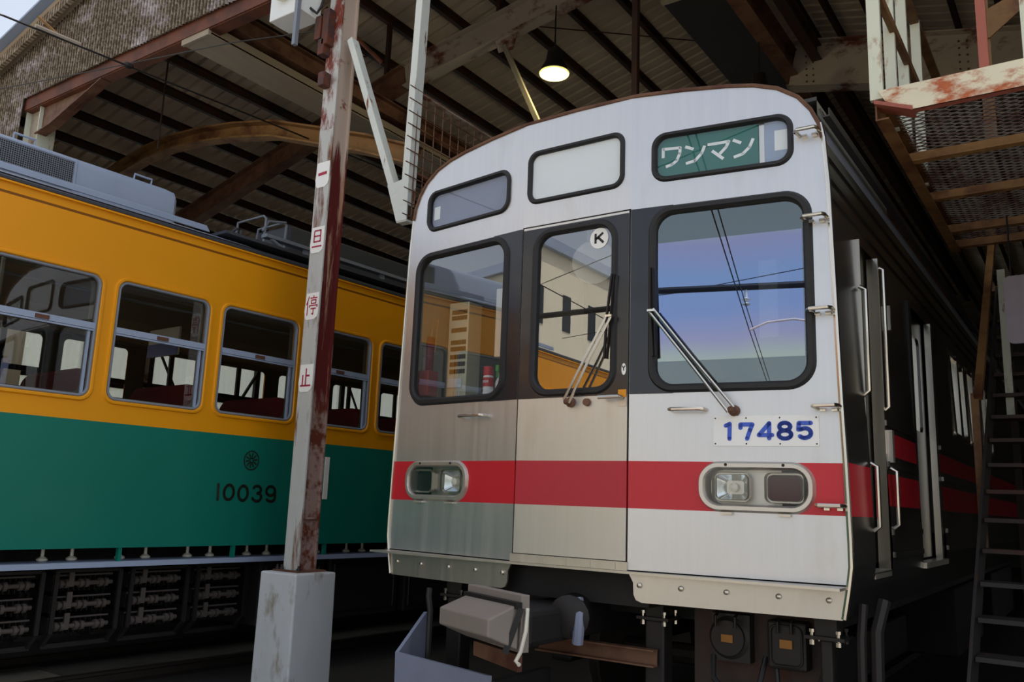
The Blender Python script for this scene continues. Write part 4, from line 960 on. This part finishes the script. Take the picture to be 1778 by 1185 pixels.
# bowed brace between the left column and the post row, with its diagonal
bw = thing('bowed_brace', 'bowed ochre channel brace arching above the yellow train roof', 'brace', (-5, 1.5, 4.6))
bpts = [(-8.05, 5.28), (-7.57, 5.44), (-7.0, 5.54), (-6.5, 5.57), (-5.9, 5.53), (-5.3, 5.45), (-4.6, 5.31), (-3.89, 5.07), (-3.22, 4.84), (-2.62, 4.60)]
mb = MB(); sc_ = [(-.07, -.092), (.08, -.092), (.08, -.072), (-.03, -.072), (-.03, .072), (.08, .072), (.08, .092), (-.07, .092)]
rings = []
for i, (x, z) in enumerate(bpts):
    a = bpts[max(0, i-1)]; b = bpts[min(len(bpts)-1, i+1)]; t = Vector((b[0]-a[0], b[1]-a[1])).normalized()
    rings.append([(2.389+(x-t.y*v-2.389)*1.0815, 1.95-u, 1.5+(z+t.x*v-1.5)*1.0815) for u, v in sc_])
mb.loops(rings).build('bowed_channel', 'rust_ochre', bw, world=True)
# trough over the contact wire and its carrier beam
tr = thing('wire_trough', 'long cream boxed trough hanging above the yellow train', 'trough', (-4.47, .4, 5.75))
MB().box(-4.67, -4.27, .38, 12, 5.75, 5.78).build('bottom_board', 'plank', tr, world=True)
MB().box(-4.67, -4.645, .36, 12, 5.765, 5.86).box(-4.295, -4.27, .36, 12, 5.765, 5.86).build('side_board', 'plank', tr, world=True)
MB().box(-4.68, -4.26, .34, .37, 5.74, 5.80).build('end_board', 'plank', tr, world=True)
solo(MB().ibeam((-4.30, .55, 6.02), (-4.30, 12, 6.02), .14, .2, .012), 'carrier_beam', 'rust_brown', 'brown beam running back just above the cream trough', 'beam', (-4.30, .55, 6.02))
solo(MB().tube([(-3.3, .9, 6.0), (-3.02, 1.4, 5.6)], .02, 8), 'short_rod', 'rust_beam', 'short rust-red rod hanging behind the gable beam', 'rod', (-3.3, .9, 6.0))
solo(MB().tube([(-6.3, 1.2, left_roof(-6.3)-.1), (-6.3, 1.2, 5.35)], .010, 6), 'drop_rod', 'rust_dark', 'thin vertical rod dropping from the roof above the bowed brace', 'rod', (-6.3, 1.2, 5.35))
# contact wire over the yellow train
wi = thing('contact_wire', 'overhead wire with a clamp crossing in front of the mossy gable', 'wire', (-4.65, 0, 5.29))
MB().tube([(-4.65+s*math.sin(PSI)*0, s, 5.29+.062*s if s < 3 else 5.476) for s in (-14, -1.3, 0, 3, 12)], .009, 6).build('wire', 'dark_metal', wi, world=True)
MB().tube([(-4.65, -1.0, 5.25), (-4.65, -.62, 5.27)], .02, 8).build('clamp', 'rust_pale', wi, world=True)
MB().tube([(-4.65, -.80, 5.26), (-4.68, -.98, 5.36)], .012, 6).build('clamp_tail', 'rust_ochre', wi, world=True)
MB().lathe((-4.65, -.17, 5.285), [(.02, -.04), (.03, -.02), (.03, .02), (.02, .04)], (0, 1, .06), 10).build('hanger_clip', 'dark_metal', wi, world=True)
solo(MB().tube([(-9, .1, 6.2), (-6.0, .12, 5.72), (-3.6, .15, 5.36), (-2.64, .335, 5.28)], .006, 6), 'span_wire', 'dark_metal', 'slack thin wire hanging across the mossy sheet to the post', 'wire', (-2.63, .34, 5.28))
# control box at the post head
cb = thing('control_box', 'pale grey box hanging left of the post head', 'box', (-2.86, .2, 5.33))
MB().box(-3.06, -2.68, .10, .32, 5.36, 5.75).build('box_case', 'white_paint', cb, bevel=.008, world=True)
MB().lathe((-2.88, .10, 5.56), [(.07, 0), (.085, .06), (.06, .11), (.02, .12)], (0, -1, 0), 18).build('round_lamp', 'porcelain', cb, smooth=True, world=True)
MB().box(-2.70, -2.665, .06, .095, 5.03, 5.79).build('support_bar', 'roof_grey', cb, world=True)
MB().tube([(-2.68, .2, 5.42), (-2.64, .24, 5.38), (-2.63, .27, 5.45), (-2.63, .30, 5.58)], .012, 8).build('cable', 'rubber', cb, smooth=True, world=True)
# guard frame beside the silver train
gf = thing('guard_frame', 'white rust-streaked hanger with brace and wire mesh beside the silver roof', 'guard frame', (-1.69, .4, 3.5))
MB().bar((-1.70, .40, 3.62), (-1.652, .40, 5.79), .062, .012, (0, 1, 0)).bar((-1.674, .44, 3.62), (-1.626, .44, 5.79), .012, .085, (0, 1, 0)).build('hanger', 'rust_white', gf, world=True)
MB().bar((-2.40, .40, 5.16), (-1.80, .40, 3.72), .055, .012, (0, 1, 0)).bar((-2.378, .435, 5.16), (-1.778, .435, 3.72), .012, .07, (0, 1, 0)).build('brace', 'rust_white', gf, world=True)
MB().sheet([(-1.87, 3.80), (-1.66, 3.83), (-1.66, 3.50), (-1.76, 3.50)], [], lambda u, v, d: (u, .395-d, v), .01).box(-1.76, -1.66, .40, .47, 3.49, 3.505).build('gusset', 'rust_white', gf, world=True)
ms = MB()
for i in range(26): ms.tube([(-1.655, .44+.1*i, 3.52), (-1.655, .44+.1*i, 4.52)], .0045, 5)
for i in range(11): ms.tube([(-1.65, .34, 3.53+.1*i), (-1.65, 2.95, 3.53+.1*i)], .0045, 5)
ms.build('wire_mesh', 'rust_brown', gf, world=True)
MB().angle((-1.68, .48, 4.50), (-1.68, 2.95, 4.50), .045, .045).build('top_rail', 'rust_pale', gf, world=True)
MB().angle((-1.70, .48, 3.88), (-1.70, 2.95, 3.88), .04, .04).angle((-1.70, .48, 3.50), (-1.70, 2.95, 3.50), .04, .04).build('mid_rail', 'rust_brown', gf, world=True)
# lamps
def pendant(x, y, z, top, lit, lab):
    t = thing('pendant_lamp', lab, 'lamp', (x, y, z))
    MB().lathe((0, 0, 0), [(.155, 0), (.158, .012), (.13, .07), (.09, .15), (.075, .26), (.03, .29)], (0, 0, 1), 28).build('shade', 'dark_metal', t, smooth=True)
    MB().lathe((0, 0, 0), [(.112, -.008), (.150, -.010), (.158, .002), (.152, .012)], (0, 0, 1), 28).build('rim', 'lamp_halo' if lit else 'chrome', t, smooth=True)
    MB().lathe((0, 0, 0), [(.02, -.030), (.06, -.026), (.095, -.014), (.108, .004)], (0, 0, 1), 24).build('bulb_glass', 'lamp_bulb' if lit else 'porcelain', t, smooth=True)
    MB().tube([(0, 0, .28), (0, 0, top-z)], .008, 6).build('cord', 'dark_metal', t)
    if lit:
        l = bpy.data.lights.new('lamp_light', 'POINT'); l.energy = 22; l.color = (1, .88, .55); l.shadow_soft_size = .08
        lo = bpy.data.objects.new('lamp_light', l); COL.objects.link(lo); lo.parent = t; lo.location = (0, 0, -.08)
pendant(-2.01, 2.89, 5.90, zr(-2.01)-.17, True, 'lit pendant lamp glowing yellow-white under the pale beam')
pendant(-.55, 5.0, 6.2, 6.88, False, 'unlit dark pendant lamp above the right end of the silver roof')
solo(MB().bar((-.93, 2.6, 3.9), (-.93, 2.6, 7.89), .055, .055, (0, 1, 0)), 'hanging_pole', 'rust_dark', 'dark vertical pole dropping from the roof behind the silver train', 'pole', (-.93, 2.6, 3.9))
an = MB().hexa([(-.02, .42, 3.76), (.06, .42, 3.76), (.06, .72, 3.76), (-.02, .72, 3.76), (.0, .44, 3.90), (.04, .44, 3.90), (.04, .58, 3.90), (.0, .58, 3.90)]).build('roof_aerial', 'blue_grey', ST, bevel=.01)

# ================================================================== ROOF WALKWAY AND STAIRS ON THE RIGHT
PX0, PX1, PYF, PYE, PZ0 = 1.60, 2.95, .12, 2.62, 3.41
pf = thing('walkway_platform', 'rusty roof-level walkway platform with railing above the stairs', 'platform', (2.2, 1.3, PZ0))
fc = MB().sheet([(PX0+.02, 3.535), (PX1, 3.535), (PX1, 3.405), (PX0+.17, 3.405), (PX0+.05, 3.475)], [], lambda u, v, d: (u, PYF-d, v), .01)
fc.build('front_channel', 'rust_cream', pf, world=True)
MB().box(PX0+.16, PX1, PYF+.002, PYF+.05, 3.405, 3.412).hexa([(PX0, PYF-.005, 3.47), (PX0+.17, PYF-.005, 3.40), (PX0+.17, PYF+.1, 3.40), (PX0, PYF+.1, 3.47), (PX0, PYF-.005, 3.49), (PX0+.17, PYF-.005, 3.42), (PX0+.17, PYF+.1, 3.42), (PX0, PYF+.1, 3.49)]).build('channel_lip', 'rust_orange', pf, world=True)
MB().channel((PX0+.03, PYF+.02, 3.455), (PX0+.03, PYE, 3.455), .06, .13).build('side_beam', 'rust_stair', pf, world=True)
MB().channel((PX1-.03, PYE, 3.455), (PX1-.03, PYF+.02, 3.455), .06, .13).build('side_beam', 'rust_stair', pf, world=True)
for y in (.83, 1.51, 2.22, 2.60): MB().angle((PX0, y, 3.405), (PX1, y, 3.405), .055, .065).build('cross_beam', 'rust_ochre', pf, world=True)
dk = MB(); nper = 15; per = (PX1-PX0-.10)/nper; i = 0; y = PYF+.09
while y < PYE-.02:
    pts = []
    for k in range(nper*2+1): pts.append((PX0+.06+k*per/2, y+(.011 if (k+i) % 2 else -.011), 3.476))
    dk.tube(pts, .0034, 4); y += .0225; i += 1
dk.build('expanded_mesh', 'mesh_rust', pf, world=True)
def post(x, y, z1, m, w=.055, t=.03): MB().box(x-w/2, x+w/2, y-t/2, y+t/2, 3.50, z1).build('railing_post', m, pf, world=True)
post(1.61, .15, 4.6, 'rust_cream_post', .06)
for y in (.55, .95, 1.45): post(1.61+(.0), y, 4.6, 'rust_cream_post', .055)
post(2.075, .15, 4.6, 'rust_orange', .04); post(2.25, .15, 4.6, 'rust_cream_post', .04); post(2.02, 1.0, 4.7, 'rust_stair', .06)
MB().sheet([(1.99, 4.12), (2.05, 4.12), (2.32, 4.33), (2.32, 4.40), (1.99, 4.27)], [], lambda u, v, d: (u, .97-d, v), .01).build('railing_gusset', 'rust_stair', pf, world=True)
MB().bar((1.63, .15, 4.08), (1.63, 2.5, 4.08), .03, .05).bar((1.61, .15, 4.6), (1.61, 2.5, 4.6), .05, .04).build('hand_rail', 'rust_stair', pf, world=True)
for x, y in ((2.88, .3), (2.88, 2.5)): MB().box(x-.04, x+.04, y-.04, y+.04, 0, 3.40).build('platform_leg', 'rust_stair', pf, world=True)
sx = thing('steel_stairs', 'steep dark steel stairs climbing right of the silver train', 'stairs', (2.2, 1.0, 0))
def sy(k): return 1.08+.195*k
def sz(k): return .82+.174*k
for k in range(-4, 15): 
    MB().box(1.775, 2.66, sy(k), sy(k)+.20, sz(k)-.024, sz(k)).build('tread', 'tread_dark' if k < 3 else 'rust_dark', sx, world=True)
for x in (1.76, 2.675):
    MB().section((x, sy(-5)+.1, sz(-5)), (x, sy(14.5)+.1, sz(14.5)), [(-.008, -.11), (.008, -.11), (.008, .11), (-.008, .11)]).build('stringer', 'tread_dark', sx, world=True)
MB().box(1.70, 1.745, 2.26, 2.31, 1.30, 2.32).build('rail_post', 'rust_stair', sx, world=True)
MB().bar((1.745, 2.25, 2.29), (1.772, 3.85, 3.90), .05, .05).build('stair_rail', 'rust_ochre', sx, world=True)
MB().box(1.85, 1.90, 2.9, 2.94, 2.2, 3.30).build('rail_post', 'rust_cream_post', sx, world=True)
MB().box(1.66, 2.75, 3.98, 5.4, 3.40, 3.44).build('landing', 'rust_stair', sx, world=True)
for x in (1.72, 2.7): MB().box(x-.03, x+.03, 5.3, 5.36, 0, 3.40).build('landing_leg', 'rust_dark', sx, world=True)
hp_ = thing('hanging_plate', 'grey round-cornered plate hanging at the right edge above the stairs', 'plate', (2.12, 1.95, 3.1))
MB().sheet(rr(1.955, 2.33, 2.575, 3.005, .04), [], lambda u, v, d: (u, 1.95-d, v), .012).build('plate', 'plate_grey', hp_, world=True)
MB().tube([(2.0, 1.955, 3.0), (2.0, 1.955, 3.40)], .006, 6).tube([(2.22, 1.955, 3.0), (2.22, 1.955, 3.40)], .006, 6).build('hanger_wire', 'dark_metal', hp_, world=True)
solo(MB().box(2.55, 3.3, 5.6, 5.63, .55, 1.15), 'bright_patch_board', 'white_paint', 'added pale board standing in for a bright opening behind the stairs', 'board', (2.9, 5.6, .55))  # bright opening behind the stairs, put in as a white board
solo(MB().box(2.6, 2.66, 5.66, 5.7, 0, .9).box(3.18, 3.24, 5.66, 5.7, 0, .9).box(2.55, 3.3, 5.63, 5.7, .75, .82), 'board_stand', 'rust_dark', 'dark stand carrying the pale board behind the stairs', 'stand', (2.9, 5.6, 0))

# ================================================================== LEFT OPEN SIDE AND THE YARD IN FRONT (seen through windows and in reflections)
def xbrace(y0, y1):
    solo(MB().bar((-12.9, y0, .02), (-12.9, y1, 4.2), .05, .05).bar((-12.85, y1, .02), (-12.85, y0, 4.2), .04, .04), 'cross_brace', 'dark_under', 'dark crossed bracing against the translucent left wall of the shed', 'bracing', (-12.9, y0, .0), 'crossed braces along the left wall')
for y in (.5, 5.7, 10.9, 16.1): xbrace(y, y+2.5)
an_ = thing('low_annexe', 'low cream annexe mirrored in the left cab window', 'building', (-19, -6, 0))
MB().box(-26, -15.5, -13.9, -1.0, 0, 5.6).build('walls', 'building', an_, world=True)
MB().box(-26.2, -15.2, -14, -.8, 5.6, 5.9).build('roof_edge', 'roof_grey', an_, world=True)
bd = thing('office_building', 'cream building with narrow slit windows mirrored in the train door glass', 'building', (-17, -27, 0))
MB().box(-24, -12.4, -50, -16.2, 0, 9.9).build('walls', 'building', bd, world=True)
MB().box(-24.2, -12.2, -50.2, -16.0, 9.9, 10.25).build('roof_edge', 'blue_grey', bd, world=True)
SW = None
for i in range(18):
    if SW is None:
        m = MB().box(-12.41, -12.37, -18.9, -18.4, 7.3, 8.55); SW = m.build('slit_window', 'window_dark', bd, world=True); o = SW
    else: o = SW.copy(); COL.objects.link(o); o.parent = bd; o.location = (0, -1.75*i, 0)
ga = thing('wire_gantry', 'overhead line gantry beam mirrored in the right windscreen', 'gantry', (0, -13, 0))
MB().tube([(-11, -13, 0), (-11, -13, 6.7)], .13, 12).tube([(6.5, -13, 0), (6.5, -13, 6.7)], .13, 12).build('gantry_pole', 'concrete', ga, world=True, smooth=True)
MB().tube([(-11.2, -13, 6.0), (6.7, -13, 6.0)], .07, 10).build('gantry_beam', 'dark_metal', ga, world=True, smooth=True)
for x in (-4.6, 0.1): MB().lathe((x, -13, 5.6), [(.03, 0), (.09, .04), (.03, .08), (.09, .14), (.03, .18), (.03, .34)], (0, 0, 1), 14).build('gantry_insulator', 'porcelain', ga, world=True, smooth=True)
MB().tube([(.15, -13, 5.1), (.5, -13, 5.25), (1.0, -13, 5.3), (1.6, -13, 5.2)], .025, 8).build('pull_off_arm', 'porcelain', ga, world=True, smooth=True)
for x, z, lab in ((.15, 5.1, 'lower overhead wire of the silver train track'), (.1, 5.58, 'upper overhead wire of the silver train track')):
    solo(MB().tube([(x, -60, z), (x, -13, z), (x*.5-.1, -3.5, z+.8), (-.3, .2, z+.9)], .012, 6), 'overhead_wire', 'dark_metal', lab, 'wire', (x, -13, z))
for i, (a, b) in enumerate((((-12.3, -17, 7.8), (4, -6, 7.4)), ((-12.3, -20, 7.0), (8, -16, 8.2)))):
    solo(MB().tube([a, tuple((p+q)/2-(.4 if n_ == 2 else 0) for n_, (p, q) in enumerate(zip(a, b))), b], .012, 6), 'service_wire', 'dark_metal', ('upper' if i == 0 else 'lower')+' service wire from the cream building, mirrored in the glass', 'wire', a)
